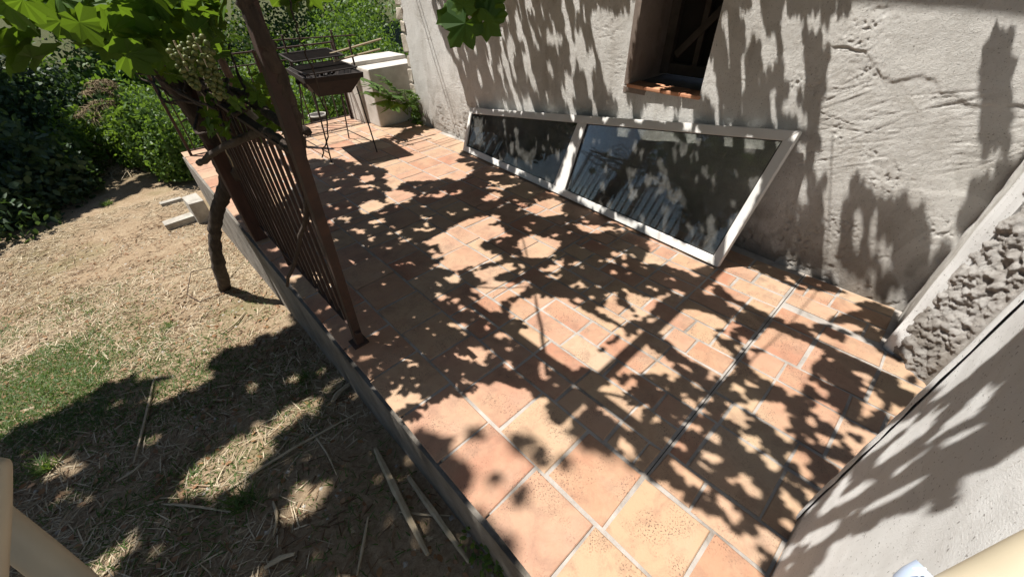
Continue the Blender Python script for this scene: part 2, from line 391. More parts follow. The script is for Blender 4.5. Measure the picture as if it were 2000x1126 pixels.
crack = [wl(*p) for p in [(1990, 205), (1900, 208), (1860, 185), (1840, 187), (1828, 155), (1800, 148), (1750, 158), (1725, 152), (1705, 118), (1688, 100), (1650, 95)]]
zc = seg_side(crack, AA, ZZ) + .012*fbm(AA*40, ZZ*9, 3, 44); m = (AA < .42)
up_ = 1/(1+np.exp(-np.clip((ZZ-zc)/.0022, -30, 30))); disp = np.where(m, disp+.0030*up_*np.clip((.42-AA)/.08, 0, 1), disp)
c2 = [wl(*p) for p in [(1580, 262), (1610, 268), (1680, 262), (1690, 290), (1710, 350), (1790, 370), (1900, 378)]]
zc2 = seg_side(c2, AA, ZZ) + .012*fbm(AA*35, ZZ*9, 3, 45)
disp = np.where(AA < .42, disp+.0020/(1+np.exp(-np.clip((zc2-ZZ)/.003, -30, 30)))*np.clip((.42-AA)/.06, 0, 1), disp)
disp = np.where(m, disp-.0045*np.exp(-((ZZ-zc+.002)/.0024)**2)*np.clip((.42-AA)/.08, 0, 1)*np.clip(.25+5*fbm(AA*16, ZZ*16, 2, 47), 0, 1), disp)
for (sx, sy, sr) in ((1668, 85, .045), (1700, 45, .05), (1562, 165, .04), (1600, 180, .03), (1690, 150, .04), (1640, 262, .035), (1700, 300, .03), (1735, 350, .05), (1830, 450, .06), (1180, 60, .06), (1195, 130, .05), (1440, 150, .05), (960, 60, .06), (1560, 480, .07), (1640, 440, .06)):
    sa, sz = wl(sx, sy); k_ = np.exp(-(((AA-sa)**2+(ZZ-sz)**2)/sr**2)); disp -= .0065*k_*np.clip(fbm(AA*110, ZZ*110, 3, int(sx))-.02, 0, .3)*3
# trowel scratches between the two edges
sc_ = np.zeros_like(AA); rs = np.random.default_rng(3)
for k in range(420):
    pa = rs.uniform(-.18, .40); zlo = -.72; pz = rs.uniform(-.62, -.30); ang = rs.normal(math.radians(156), .22); L = rs.choice([.015, .03, .05, .09])*rs.uniform(.7, 1.2)
    dx, dz = math.cos(ang), math.sin(ang); u = (AA-pa)*dx+(ZZ-pz)*dz; v = -(AA-pa)*dz+(ZZ-pz)*dx+.02*u*u/max(L, .02)
    sc_ += rs.uniform(-1.0, .8)*np.exp(-(v/rs.uniform(.0013, .0026))**2)*np.exp(-(u/L)**4)
disp += .0022*np.clip(sc_, -1.4, .5)*np.clip(.55+3.2*fbm(AA*7, ZZ*7, 2, 93), .1, 1)
# pocked damp zone near the floor and holes
pk = fbm(AA*45, ZZ*45, 3, 61); disp -= .006*np.clip(pk-.06, 0, 1)*6*np.clip((.35+fbm(AA*2, ZZ*2, 2, 71)*.6-(ZZ+1)), 0, .35)/.35
disp *= np.clip((WA1-AA)/.02, 0, 1)
Bw = wallB(AA)-disp
V = np.stack([Bw*S, AA*S, (ZZ+1)*S], 2).reshape(-1, 3); n2 = len(zv)
ii, jj = np.meshgrid(np.arange(len(av)-1), np.arange(n2-1), indexing='ij')
cam_, czm = (av[:-1]+av[1:])/2, (zv[:-1]+zv[1:])/2
keep = ~((cam_[ii] > WIN[0]) & (cam_[ii] < WIN[1]) & (czm[jj] > WIN[2]) & (czm[jj] < WIN[3]))
fa = np.stack([ii*n2+jj, ii*n2+jj+1, (ii+1)*n2+jj+1, (ii+1)*n2+jj], 2)[keep]
pl = link('plaster_face', np_mesh('plaster_face', V-np.array(P(1.5, 1.79, -1)), fa), MT['plaster'], smooth=True); pl.parent = house
REC = .27
mb = MB()                                            # core behind the plaster, with the recess left open
b0 = 1.80+.028; dpt = .55
def core(a0, a1, z0, z1, ba=b0, bb=b0+dpt): mb.box(P((a0+a1)/2, (ba+bb)/2, (z0+z1)/2), ((bb-ba)*S, (a1-a0)*S, (z1-z0)*S))
core(WA0, WIN[0]-.03, WZ0, WZ1); core(WIN[1]+.03, WA1+.02, WZ0, WZ1); core(WIN[0]-.03, WIN[1]+.03, WZ0, WIN[2]-.03); core(WIN[0]-.03, WIN[1]+.03, WIN[3]+.03, WZ1)
mb.build('masonry', MT['plaster'], house)
mb = MB(); bf = wallB(.93)+.004; bk = bf+REC         # reveals
for (a0, a1, z0, z1) in ((WIN[0]-.03, WIN[0], WIN[2], WIN[3]), (WIN[1], WIN[1]+.03, WIN[2], WIN[3]), (WIN[0], WIN[1], WIN[3], WIN[3]+.03), (WIN[0]-.03, WIN[1]+.03, WIN[2]-.035, WIN[2]-.012)):
    mb.box(P((a0+a1)/2, (bf+bk+.1)/2, (z0+z1)/2), ((bk+.1-bf)*S, (a1-a0)*S, (z1-z0)*S))
mb.build('reveal', MT['reveal'], house)
for k in range(4):                                    # sill bricks, a little proud of the wall
    aw = (WIN[1]-WIN[0]+.016)/4; ac = WIN[0]-.008+aw*(k+.5)
    mb = MB(); mb.box(P(ac, wallB(ac)+.035, WIN[2]-.004), ((.098)*S, (aw-.003)*S, .015*S), jit=.002); mb.build('sill_brick', MT['brick'], house, loc=P(ac, wallB(ac), WIN[2]), bevel=.006)
win = empty('window', P(.93, bk, WIN[2]), None, None); win.parent = house; bpy_inv(win, house)
for (a0, a1, z0, z1) in ((WIN[0]+.002, WIN[0]+.045, WIN[2]+.012, .24), (WIN[1]-.045, WIN[1]-.002, WIN[2]+.012, .24), (WIN[0]+.047, WIN[1]-.047, WIN[2]+.012, WIN[2]+.06), (WIN[0]+.047, WIN[1]-.047, -.10, -.085), (.92, .945, WIN[2]+.06, -.10)):
    mb = MB(); mb.box(P((a0+a1)/2, bk, (z0+z1)/2), (.035*S, (a1-a0)*S, (z1-z0)*S)); mb.build('frame_bar', MT['darkwood'], win, loc=P((a0+a1)/2, bk, (z0+z1)/2), bevel=.004)
mb = MB(); mb.bar(P(1.03, bk-.022, -.33), P(.85, bk-.022, -.13), .03*S, .010*S, Vector((1, 0, 0))); mb.build('brace', MT['darkwood'], win, loc=P(.94, bk, -.23))
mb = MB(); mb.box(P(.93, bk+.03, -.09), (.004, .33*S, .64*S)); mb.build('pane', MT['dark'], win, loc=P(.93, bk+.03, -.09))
# corner stones
z = -1.0; k = 0
while z < .12:
    h = random.uniform(.075, .135); wd = random.uniform(.055, .085)+(.02 if k % 2 else 0)
    mb = MB(); mb.box(P(3.105+wd/2, wallB(3.1)+.04, z+h/2), (.095*S, wd*S, (h-.012)*S), jit=.012)
    mb.build('corner_stone', MT['stone'], house, loc=P(3.13, 1.84, z+h/2), bevel=.014); z += h; k += 1
mb = MB(); mb.box(P(3.12, wallB(3.1)+.06, -.05), (.09*S, .06*S, 1.9*S)); mb.build('corner_mortar', MT['mortar'], house)
# roof verge over the wall (casts the straight shadow along the top)
roof = empty('roof_verge', P(1.2, 1.6, .7), 'overhanging roof verge above the house wall, out of reach of the frame', 'roof')
mb = MB(); ze = lambda a: .64+.17*a
mb.add([P(-.9, 1.52, ze(-.9)), P(3.3, 1.52, ze(3.3)), P(3.3, 2.6, ze(3.3)), P(-.9, 2.6, ze(-.9)), P(-.9, 1.52, ze(-.9)+.06), P(3.3, 1.52, ze(3.3)+.06), P(3.3, 2.6, ze(3.3)+.06), P(-.9, 2.6, ze(-.9)+.06)],
       [(3, 2, 1, 0), (4, 5, 6, 7), (0, 1, 5, 4), (1, 2, 6, 5), (2, 3, 7, 6), (3, 0, 4, 7)])
mb.build('boarding', MT['darkwood'], roof)

# ------------------------------------------------------------------ wall return and foreground pillar
ret = empty('wall_return', P(-.25, 1.6, -1), 'narrow rough cast wall return with a smooth plastered edge beside the pillar', 'wall')
def displaced_quad(p00, p10, p11, p01, nu, nv, amp, fr, seed, bend=None):
    U, Vv = np.meshgrid(np.linspace(0, 1, nu), np.linspace(0, 1, nv), indexing='ij')
    q = [np.array(x) for x in (p00, p10, p11, p01)]
    X = ((1-U)*(1-Vv))[..., None]*q[0]+(U*(1-Vv))[..., None]*q[1]+(U*Vv)[..., None]*q[2]+((1-U)*Vv)[..., None]*q[3]
    n = np.cross(q[1]-q[0], q[3]-q[0]); n = n/np.linalg.norm(n); Lu = np.linalg.norm(q[1]-q[0]); Lv = np.linalg.norm(q[3]-q[0])
    d = amp*fbm(U*Lu*fr, Vv*Lv*fr, 5, seed)*2
    d = d*np.clip(np.minimum(np.minimum(U, 1-U)*Lu, np.inf)/.03, 0, 1)
    X = X+n*d[..., None]; i, j = np.meshgrid(np.arange(nu-1), np.arange(nv-1), indexing='ij')
    return X.reshape(-1, 3), np.stack([i*nv+j, (i+1)*nv+j, (i+1)*nv+j+1, i*nv+j+1], 2).reshape(-1, 4)
ro = np.array(P(-.25, 1.6, -1))
X, fq = displaced_quad(P(-.190, 1.485, -1.01), P(-.300, 1.39, -1.01), P(-.300, 1.39, .9), P(-.190, 1.485, .9), 90, 520, .030, 30, 5)
o = link('rough_face', np_mesh('rough_face', X-ro, fq), MT['rough'], smooth=True); o.parent = ret
X, fq = displaced_quad(P(-.300, 1.39, -1.01), P(-.95, 1.36, -1.01), P(-.95, 1.36, .9), P(-.300, 1.39, .9), 60, 160, .02, 16, 6)
o = link('rough_face', np_mesh('rough_face', X-ro, fq), MT['rough'], smooth=True); o.parent = ret
X, fq = displaced_quad(P(-.184, 1.80, -1.01), P(-.184, 1.505, -1.01), P(-.184, 1.505, .9), P(-.184, 1.80, .9), 30, 160, .008, 12, 7)
o = link('side_face', np_mesh('side_face', X-ro, fq), MT['plaster'], smooth=True); o.parent = ret
mb = MB(); zs_ = np.linspace(-1.0, .9, 90); jj_ = [(.0022*math.sin(z_*9.1)+.001*math.sin(z_*31), .0025*math.sin(z_*7.3+1)+.0012*math.sin(z_*27)) for z_ in zs_]
prof_ = [(-.176, 1.520), (-.174, 1.497), (-.179, 1.487), (-.190, 1.480), (-.206, 1.474), (-.212, 1.478)]; m_ = len(prof_)
mb.add([P(p[0]+q[0], p[1]+q[1], z) for z, q in zip(zs_, jj_) for p in prof_], [(k*m_+i, k*m_+i+1, (k+1)*m_+i+1, (k+1)*m_+i) for k in range(len(zs_)-1) for i in range(m_-1)])
mb.build('edge_bead', MT['pillar'], ret)
mb = MB(); mb.add([P(-.19, 1.52, -1.01), P(-.32, 1.42, -1.01), P(-.95, 1.40, -1.01), P(-.95, 1.9, -1.01), P(-.19, 1.9, -1.01)] + [P(-.19, 1.52, .9), P(-.32, 1.42, .9), P(-.95, 1.40, .9), P(-.95, 1.9, .9), P(-.19, 1.9, .9)],
                  [(0, 1, 6, 5), (1, 2, 7, 6), (2, 3, 8, 7), (3, 4, 9, 8), (4, 0, 5, 9), (5, 6, 7, 8, 9)])
mb.build('masonry', MT['plaster'], ret)
pil = empty('plaster_pillar', P(-.35, .48, -1), 'smooth pale rendered pillar in the right foreground, streaked with leaf shadows', 'pillar')
po = np.array(P(-.35, .48, -1)); PB1, PB0 = .757, .10
X, fq = displaced_quad(P(-.163, PB0, -1.3), P(-.163, PB1-.045, -1.3), P(-.163, PB1-.045, .9), P(-.163, PB0, .9), 70, 240, .005, 7, 8)
o = link('render_face', np_mesh('render_face', X-po, fq[:, ::-1]), MT['pillar'], smooth=True); o.parent = pil
mb = MB(); n = 60                                    # rounded corner strip, a hair proud of the face
prof = [(-.1605, PB1-.044), (-.1585, PB1-.035), (-.160, PB1-.018), (-.166, PB1-.006), (-.178, PB1), (-.22, PB1+.001), (-.60, PB1+.001)]
vsx = []; 
for k in range(n):
    z = -1.01+1.91*k/(n-1); jx = .003*(random.random()-.5)
    for (a_, b_) in prof: vsx.append(P(a_+jx*.5, b_+jx, z))
m_ = len(prof); mb.add(vsx, [(k*m_+i, k*m_+i+1, (k+1)*m_+i+1, (k+1)*m_+i) for k in range(n-1) for i in range(m_-1)])
mb.build('corner_strip', MT['pillar'], pil, smooth=True)
mb = MB(); mb.box(P(-.385, (PB0+PB1)/2-.004, -.2), ((PB1-PB0-.012)*S, .43*S, 2.2*S)); mb.build('masonry', MT['pillar'], pil)

# ------------------------------------------------------------------ low white pier at the end of the terrace
pier = empty('low_wall', P(3.5, 1.8, -1), 'low white rendered end wall with a stepped flat top behind the barbecue', 'wall')
mb = MB(); mb.box(P(3.355, 1.76, -.783), (.46*S, .21*S, .436*S)); mb.build('front_block', MT['white'], pier, loc=P(3.36, 1.76, -.8), bevel=.02)
mb = MB(); mb.box(P(3.60, 1.75, -.768), (.50*S, .276*S, .466*S)); mb.build('back_block', MT['white'], pier, loc=P(3.6, 1.75, -.8), bevel=.02)

# ------------------------------------------------------------------ trapezoid window frame leaning on the wall
bl, br = np.array(atZ((907, 294), -.993)), np.array(atZ((1403, 521), -.993))
tl, tr_ = np.array(atB((921, 211), 1.775)), np.array(atB((1566, 257), 1.725))
lean = empty('leaning_window', W((bl+br)/2), 'tapered white two-pane window frame leaning against the house wall', 'window')
nrm = Vector(W(br)-W(bl)).cross(W(tl)-W(bl)).normalized()
if nrm.x > 0: nrm = -nrm
def prism(poly, t):             # extrude polygon along the frame normal
    n = len(poly); f = [tuple(range(n)), tuple(range(2*n-1, n-1, -1))]
    v = [p+nrm*t*.5 for p in poly]+[p-nrm*t*.5 for p in poly]
    return v, f+[(i, i+n, (i+1) % n+n, (i+1) % n) for i in range(n)]
cBL, cBR, cTR, cTL = W(bl), W(br), W(tr_), W(tl)
def inset(c, l, r, wl_, wr): # corner offset by both edge widths
    u, v = (l-c).normalized(), (r-c).normalized(); s = u.cross(v).length; return c+u*(wr/s)+v*(wl_/s)
FW = .062
iBL = inset(cBL, cTL, cBR, FW*.75, FW); iBR = inset(cBR, cBL, cTR, FW, FW); iTR = inset(cTR, cBR, cTL, FW, FW); iTL = inset(cTL, cTR, cBL, FW, FW*.75)
def rail(name, poly, t=.05, par=None):
    v, f = prism(poly, t); mb = MB(); mb.add(v, f); me_o = mb.build(name, MT['frame'], lean, loc=sum(poly, Vector())/len(poly))
    bm = bmesh.new(); bm.from_mesh(me_o.data); bmesh.ops.recalc_face_normals(bm, faces=bm.faces); bmesh.ops.bevel(bm, geom=bm.edges[:], offset=.003, segments=1, affect='EDGES'); bm.to_mesh(me_o.data); bm.free(); return me_o
e = .0008
rail('bottom_rail', [cBL, cBR, iBR, iBL]); rail('top_rail', [cTR, cTL, iTL, iTR]); rail('end_stile', [cBR, cTR, iTR, iBR]); rail('end_stile', [cTL, cBL, iBL, iTL])
def on_line(a, b, px):          # point of a-b whose picture column matches
    best = min(np.linspace(0, 1, 400), key=lambda t: abs(px-proj_x(a+(b-a)*t))); return a+(b-a)*best
def proj_x(v):
    q = M.inverted() @ v; return 1000+F*q.x/(-q.z)
mT0, mT1 = on_line(iTL, iTR, 1131), on_line(iTL, iTR, 1148); mB0, mB1 = on_line(iBL, iBR, 1083), on_line(iBL, iBR, 1106)
rail('mullion', [mB0, mB1, mT1, mT0], .046)
for poly in ([iBL, mB0, mT0, iTL], [mB1, iBR, iTR, mT1]):
    cen = sum(poly, Vector())/4; sh = [cen+(p-cen)*1.006 for p in poly]; inn = [p+((cen-p).normalized()*.012) for p in poly]
    v, f = prism(sh, .005); mb = MB(); mb.add(v, f); mb.build('pane', MT['glass'], lean, loc=cen)
    mb = MB()
    for i in range(4):
        p0, p1, q1, q0 = poly[i], poly[(i+1) % 4], inn[(i+1) % 4], inn[i]; v, f = prism([p0, p1, q1, q0], .016); mb.add(v, f)
    mb.build('gasket', MT['gasket'], lean, loc=cen)

# ------------------------------------------------------------------ barbecue
bq = empty('barbecue', P(2.97, 1.06, -1), 'rusty charcoal barbecue on thin splayed legs at the far end of the terrace', 'barbecue')
fl, frr, rl, rr = (2.78, .90), (2.70, 1.22), (3.22, .95), (3.16, 1.27)
def tray(z0, z1, ins0, ins1):
    cen = np.array([2.965, 1.085]); v = []
    for z, s in ((z0, ins0), (z1, ins1)):
        for c in (fl, frr, rr, rl): q = cen+(np.array(c)-cen)*s; v.append(P(q[0], q[1], z))
    return v
mb = MB(); v = tray(-.475, -.505, 1.06, 1.04) + tray(-.505, -.60, .98, .62); vi = tray(-.475, -.585, 1.0, .58)
mb.add(v, [(0, 1, 5, 4), (1, 2, 6, 5), (2, 3, 7, 6), (3, 0, 4, 7), (8, 9, 13, 12), (9, 10, 14, 13), (10, 11, 15, 14), (11, 8, 12, 15), (4, 5, 9, 8), (5, 6, 10, 9), (6, 7, 11, 10), (7, 4, 8, 11), (12, 13, 14, 15)])
k = len(mb.v); mb.add(vi, [(0, 4, 5, 1), (1, 5, 6, 2), (2, 6, 7, 3), (3, 7, 4, 0), (4, 7, 6, 5)]); mb.f += [(i, k+i, k+(i+1) % 4, (i+1) % 4) for i in range(4)]
mb.build('fire_tray', MT['iron'], bq)
for c, ft in ((fl, (2.80, .905)), (frr, (2.746, 1.222)), (rl, (3.24, .90)), (rr, (3.195, 1.22))):
    cen = np.array([2.965, 1.085]); q = cen+(np.array(c)-cen)*.80; mb = MB(); mb.tube([P(q[0], q[1], -.56), P(ft[0], ft[1], -.998)], .008, 6); mb.build('leg', MT['iron'], bq, loc=P(ft[0], ft[1], -1))
for (a, b) in (((2.80, .905), (3.24, .90)), ((2.746, 1.222), (3.195, 1.22)), ((3.24, .90), (3.195, 1.22))):
    mb = MB(); mb.tube([P(a[0], a[1], -.93), P(b[0], b[1], -.93)], .006, 6); mb.build('brace', MT['iron'], bq, loc=P(a[0], a[1], -.93))
for (z, a0, a1, nb_, tilt) in ((-.452, 2.74, 3.10, 15, 0), (-.40, 2.90, 3.22, 14, .03)):
    gr = empty('grill_grate', P((a0+a1)/2, 1.06, z), None, None); gr.parent = bq; bpy_inv(gr, bq)
    bb0, bb1 = .90, 1.22
    for (pa, pb) in (((a0, bb0), (a1, bb0+.03)), ((a1, bb0+.03), (a1, bb1+.03)), ((a1, bb1+.03), (a0, bb1)), ((a0, bb1), (a0, bb0))):
        mb = MB(); mb.tube([P(pa[0], pa[1], z+tilt*(pa[0]-a0)), P(pb[0], pb[1], z+tilt*(pb[0]-a0))], .009, 6); mb.build('grate_edge', MT['iron'], gr, loc=P(pa[0], pa[1], z))
    for i in range(nb_):
        t = (i+.5)/nb_; ac = a0+(a1-a0)*t; mb = MB(); mb.tube([P(ac, bb0+.03*t, z+tilt*(ac-a0)), P(ac, bb1+.03*t, z+tilt*(ac-a0))], .0055, 5); mb.build('grate_bar', MT['iron'], gr, loc=P(ac, 1.06, z))
mb = MB()
for i in range(60):
    a = random.uniform(2.80, 3.14); b = random.uniform(.94, 1.2); mb.box(P(a, b, -.55+random.uniform(0, .03)), [random.uniform(.02, .06) for _ in range(3)], Quaternion((random.random(), random.random(), random.random()), random.random()*3).to_matrix(), .006)
mb.build('charcoal', MT['iron'], bq, kind='stuff')
for (a, b, h) in ((2.95, 1.30, .16), (3.20, 1.30, .20), (3.22, .98, .2)):
    mb = MB(); mb.bar(P(a, b, -.50), P(a, b, -.49+h), .022, .014); mb.bar(P(a-.02, b, -.43+h*.3), P(a+.02, b, -.43+h*.3), .012, .012); mb.bar(P(a-.025, b, -.49+h), P(a+.012, b, -.49+h), .014, .012); mb.build('spit_holder', MT['rust'], bq, loc=P(a, b, -.5))
mb = MB(); mb.tube([P(3.22, .90, -.31), P(3.19, 1.46, -.33)], .008, 6); mb.build('spit_rod', MT['rust'], bq)
mb = MB(); mb.tube([P(2.93, 1.16, -.43), P(2.93, 1.50, -.40)], .012, 6); mb.build('grate_handle', MT['cane'], bq)
mb = MB(); mb.tube([P(3.02, 1.18, -.40), P(3.0, 1.56, -.35)], .012, 6); mb.build('grate_handle', MT['cane'], bq)

# ------------------------------------------------------------------ railings
def railing(label, pts, ztop, zbot, step, bw, extra=None):
    (a0, b0_), (a1, b1_) = pts; r = empty('iron_railing', P((a0+a1)/2, (b0_+b1_)/2, -1), label, 'railing')
    for nm, z, t in (('top_rail', ztop, .018), ('bottom_rail', zbot, .014)):
        mb = MB(); mb.bar(P(a0, b0_, z), P(a1, b1_, z), .04 if nm == 'top_rail' else .03, t); mb.build(nm, MT['rust'], r, loc=P((a0+a1)/2, (b0_+b1_)/2, z), bevel=.002)
    if extra is not None:
        mb = MB(); mb.bar(P(a0, b0_, extra), P(a1, b1_, extra), .02, .012); mb.build('middle_rail', MT['rust'], r, loc=P((a0+a1)/2, (b0_+b1_)/2, extra))
    L = math.hypot(a1-a0, b1_-b0_); n = int(L/step)
    for i in range(n):
        t = (i+.5)/n; a, b = a0+(a1-a0)*t, b0_+(b1_-b0_)*t; top = (extra if extra is not None else ztop)-.004
        mb = MB(); d = random.uniform(-.002, .002); mb.bar(P(a, b, zbot+.004), P(a+d, b, top), bw, bw*.8, Vector((1, 0, 0))); mb.build('baluster', MT['rust'], r, loc=P(a, b, zbot))
    for t in (0, 1):
        a, b = a0+(a1-a0)*t, b0_+(b1_-b0_)*t
        for z in ():
            pass
    return r
r1 = railing('dark iron railing of upright bars along the open terrace edge, beside the leaning post', ((1.035, .25), (2.52, .25)), -.312, -.925, .063, .018)
for a in (1.75, 2.5):
    mb = MB(); mb.bar(P(a, .25, -.997), P(a, .25, -.33), .035, .035, Vector((1, 0, 0))); mb.build('stanchion', MT['rust'], r1, loc=P(a, .25, -1))
r2 = railing('low rusty railing across the far end of the terrace behind the barbecue', ((3.72, .24), (3.70, 1.49)), -.412, -.965, .075, .016, -.49)
for b in (.24, .9, 1.49):
    mb = MB(); mb.bar(P(3.71, b, -.997), P(3.71, b, -.40), .03, .03, Vector((1, 0, 0))); mb.build('stanchion', MT['rust'], r2, loc=P(3.71, b, -1))
ps = empty('iron_post', P(1.073, .25, -1), 'tall rusty iron post leaning over the terrace edge at the railing end', 'post')
mb = MB(); mb.bar(P(1.075, .25, -.995), P(.872, .25, .44), .05, .045, Vector((1, 0, 0))); mb.build('shaft', MT['rust'], ps, bevel=.004)
mb = MB(); mb.box(P(1.078, .25, -.994), (.09, .09, .012)); mb.build('base_plate', MT['rust'], ps, bevel=.003)
p2 = empty('wooden_post', P(2.1, .24, -1), 'reddish timber post wrapped by the grapevine further along the terrace edge', 'post')
mb = MB(); mb.bar(P(2.10, .23, -.996), P(1.99, .22, .44), .13, .11, Vector((1, 0, 0))); mb.build('shaft', MT['redwood'], p2, bevel=.01)
p3 = empty('corner_post', P(3.66, .74, -1), 'dark slim post standing beyond the vine at the far terrace corner', 'post')
mb = MB(); mb.tube([P(3.66, .70, -.998), P(3.60, .66, -.4), P(3.6, .62, .44)], [.05, .045, .04], 8, .1); mb.build('shaft', MT['bark'], p3, smooth=True)
# pergola beams and wires above the picture
pg = empty('pergola', P(1.5, 1.0, .4), 'pergola beams and wires carrying the vine over the terrace', 'pergola')
for a in (.93, 2.05):
    mb = MB(); mb.bar(P(a, .1, .45), P(a, 1.74, .45), .055, .055); mb.build('beam', MT['rust'], pg, loc=P(a, .9, .45))
mb = MB(); mb.bar(P(-.2, .25, .47), P(3.7, .25, .47), .05, .05); mb.build('beam', MT['rust'], pg, loc=P(1.7, .25, .47))
for (a0, b0_, a1, b1_, z) in ((3.06, .9, 3.08, 1.80, .45), (3.10, .9, 3.12, 1.80, .45)):
    mb = MB(); mb.tube([P(a0, b0_, z), P(a1, b1_, z)], .006, 5); mb.build('wire', MT['iron'], pg, loc=P(a0, b0_, z))

# ------------------------------------------------------------------ grapevine: trunks, canopy, hanging leaves, grapes
vine = empty('grapevine', P(2.5, -.01, -1.47), 'gnarled grapevine climbing the terrace edge and hanging over the railing', 'vine')
def stem(pts, r, name='trunk', n=10, jit=.12, mat='bark', par=vine):
    sp = spline(pts, 8); mb = MB(); mb.tube([p+Vector([random.uniform(-.006, .006) for _ in range(3)]) for p in sp], lerp_list(r, len(sp)), n, jit); return mb.build(name, MT[mat], par, loc=sp[0], smooth=True)
tb = atZ((437, 558), float(gz(2.5, -.01))-.01)
stem([W(tb)-Vector((0, 0, .06)), W(atA((428, 520), 2.46)), W(atA((419, 468), 2.36)), W(atA((424, 415), 2.26)), W(atA((444, 355), 2.16)), W(atA((425, 300), 2.08)), W(atA((392, 240), 2.02)), W(atA((350, 180), 2.0)), W(atA((305, 130), 2.0)), W(atA((262, 62), 2.0)), W(atA((230, -30), 2.0))],
     [.062, .054, .046, .05, .055, .06, .055, .05, .045, .04, .038])
stem([W(atA((450, 350), 2.15)), W(atA((470, 330), 2.0)), W(atA((445, 270), 1.95)), W(atA((410, 200), 1.95)), W(atA((375, 120), 1.92)), W(atA((350, 40), 1.9)), W(atA((340, -40), 1.9))], [.05, .05, .045, .045, .04, .035, .03])
stem([W(atA((560, 560), 1.16)), W(atA((600, 400), 1.03)), W(atA((590, 300), .985)), W(atA((566, 200), .965)), W(atA((528, 105), .94)), W(atA((478, -5), .93)), W(atA((450, -60), .93))], [.008, .012, .018, .024, .025, .025, .024])
stem([W(atA((600, 255), 1.0)), W(atA((540, 235), 1.25)), W(atA((490, 190), 1.5)), W(atA((440, 175), 1.75)), W(atA((395, 165), 1.9))], [.018, .02, .022, .02, .02], 'branch')
stem([W(atA((575, 300), 1.0)), W(atA((530, 262), 1.15)), W(atA((500, 262), 1.3)), W(atA((430, 290), 1.7)), W(atA((390, 320), 2.0))], [.014, .018, .02, .02, .02], 'branch')
stem([W(atA((630, 310), 1.03)), W(atA((640, 240), 1.06)), W(atA((610, 140), 1.02)), W(atA((585, 70), 1.0)), W(atA((560, -20), 1.0))], [.003, .003, .003, .003, .003], 'tendril', 5, .05)
stem([W(atA((392, 178), 1.6)), W(atA((420, 250), 1.62)), W(atA((455, 325), 1.66))], [.003]*3, 'tendril', 5, .05, 'cane')
for k in range(34):     # tangle of small branches over the railing top
    a = random.uniform(1.35, 2.3); b = .25+random.uniform(-.08, .06); z = random.uniform(-.42, -.26)
    stem([P(a, b, z), P(a+random.uniform(.05, .2), b+random.uniform(-.06, .06), z+random.uniform(-.04, .06)), P(a+random.uniform(.2, .45), b+random.uniform(-.1, .1), z+random.uniform(-.06, .12))], [.006, .01, .005], 'branch', 6)
# leaf outlines
def vine_leaf(n_teeth=True, cup=.12):
    ang = [(-160, .55), (-140, .82), (-125, .74), (-105, .92), (-85, .70), (-70, .86), (-55, .98), (-42, .80), (-28, .66), (-20, .86), (-8, .98), (0, 1.12), (8, .98), (20, .86), (28, .66), (42, .80), (55, .98), (70, .86), (85, .70), (105, .92), (125, .74), (140, .82), (160, .55)]
    v = [(0, 0, 0)]
    for a, r in ang:
        t = math.radians(a); v.append((r*math.sin(t), r*math.cos(t), -cup*r*r+(.05 if int(a) % 4 else -.04)))
    return v, [(0, i+1, i) for i in range(1, len(ang))]
VL, VLf = vine_leaf()
simple_leaf = [(0, -1, 0), (.55, -.35, .05), (.5, .4, .04), (0, 1.1, -.1), (-.5, .4, .04), (-.55, -.35, .05)]
SLf = [(0, 1, 5), (1, 2, 5), (2, 4, 5), (2, 3, 4)]
# --- sun map: every sunlit surface projected along the light onto the camera-height plane
def smap(q): q = np.asarray(q, float).reshape(-1, 3); return np.stack([q[:, 0]-LA*(-q[:, 2]), q[:, 1]-LB*(-q[:, 2])], 1)
def px_grid(poly, st):
    xs = [p[0] for p in poly]; ys = [p[1] for p in poly]
    X, Y = np.meshgrid(np.arange(min(xs), max(xs)+.1, st), np.arange(min(ys), max(ys)+.1, st)); k = inpoly(X, Y, poly); return np.stack([X[k], Y[k]], 1)
def rays(p):
    d = np.column_stack([p[:, 0]-1000, p[:, 1]-563, np.full(len(p), F)]); return np.stack([d@AWc, d@BWc, d@UPc], 1)
def on_floor(p): r = rays(p); return r*(-1/r[:, 2])[:, None]
def on_wall(p): r = rays(p); k = 1.752/(r[:, 1]-.026*r[:, 0]); return r*k[:, None]
def on_pil(p): r = rays(p); return r*(-.163/r[:, 0])[:, None]
def on_ground(p):
    r = rays(p); z = np.full(len(p), -1.35)
    for _ in range(6): q = r*(z/r[:, 2])[:, None]; z = gz(q[:, 0], q[:, 1])
    return r*(z/r[:, 2])[:, None]
def on_frame(p):
    r = rays(p); o_ = np.array(bl); n_ = np.cross(np.array(br)-o_, np.array(tl)-o_); return r*((o_@n_)/(r@n_))[:, None]
def on_edge(p): r = rays(p); return r*(EB/r[:, 1])[:, None]
def at_dist(d): return lambda p: (lambda r: r/np.linalg.norm(r, axis=1)[:, None]*d)(rays(p))
FRAME_SH = [(921, 211), (1566, 257), (1403, 521), (907, 294)]
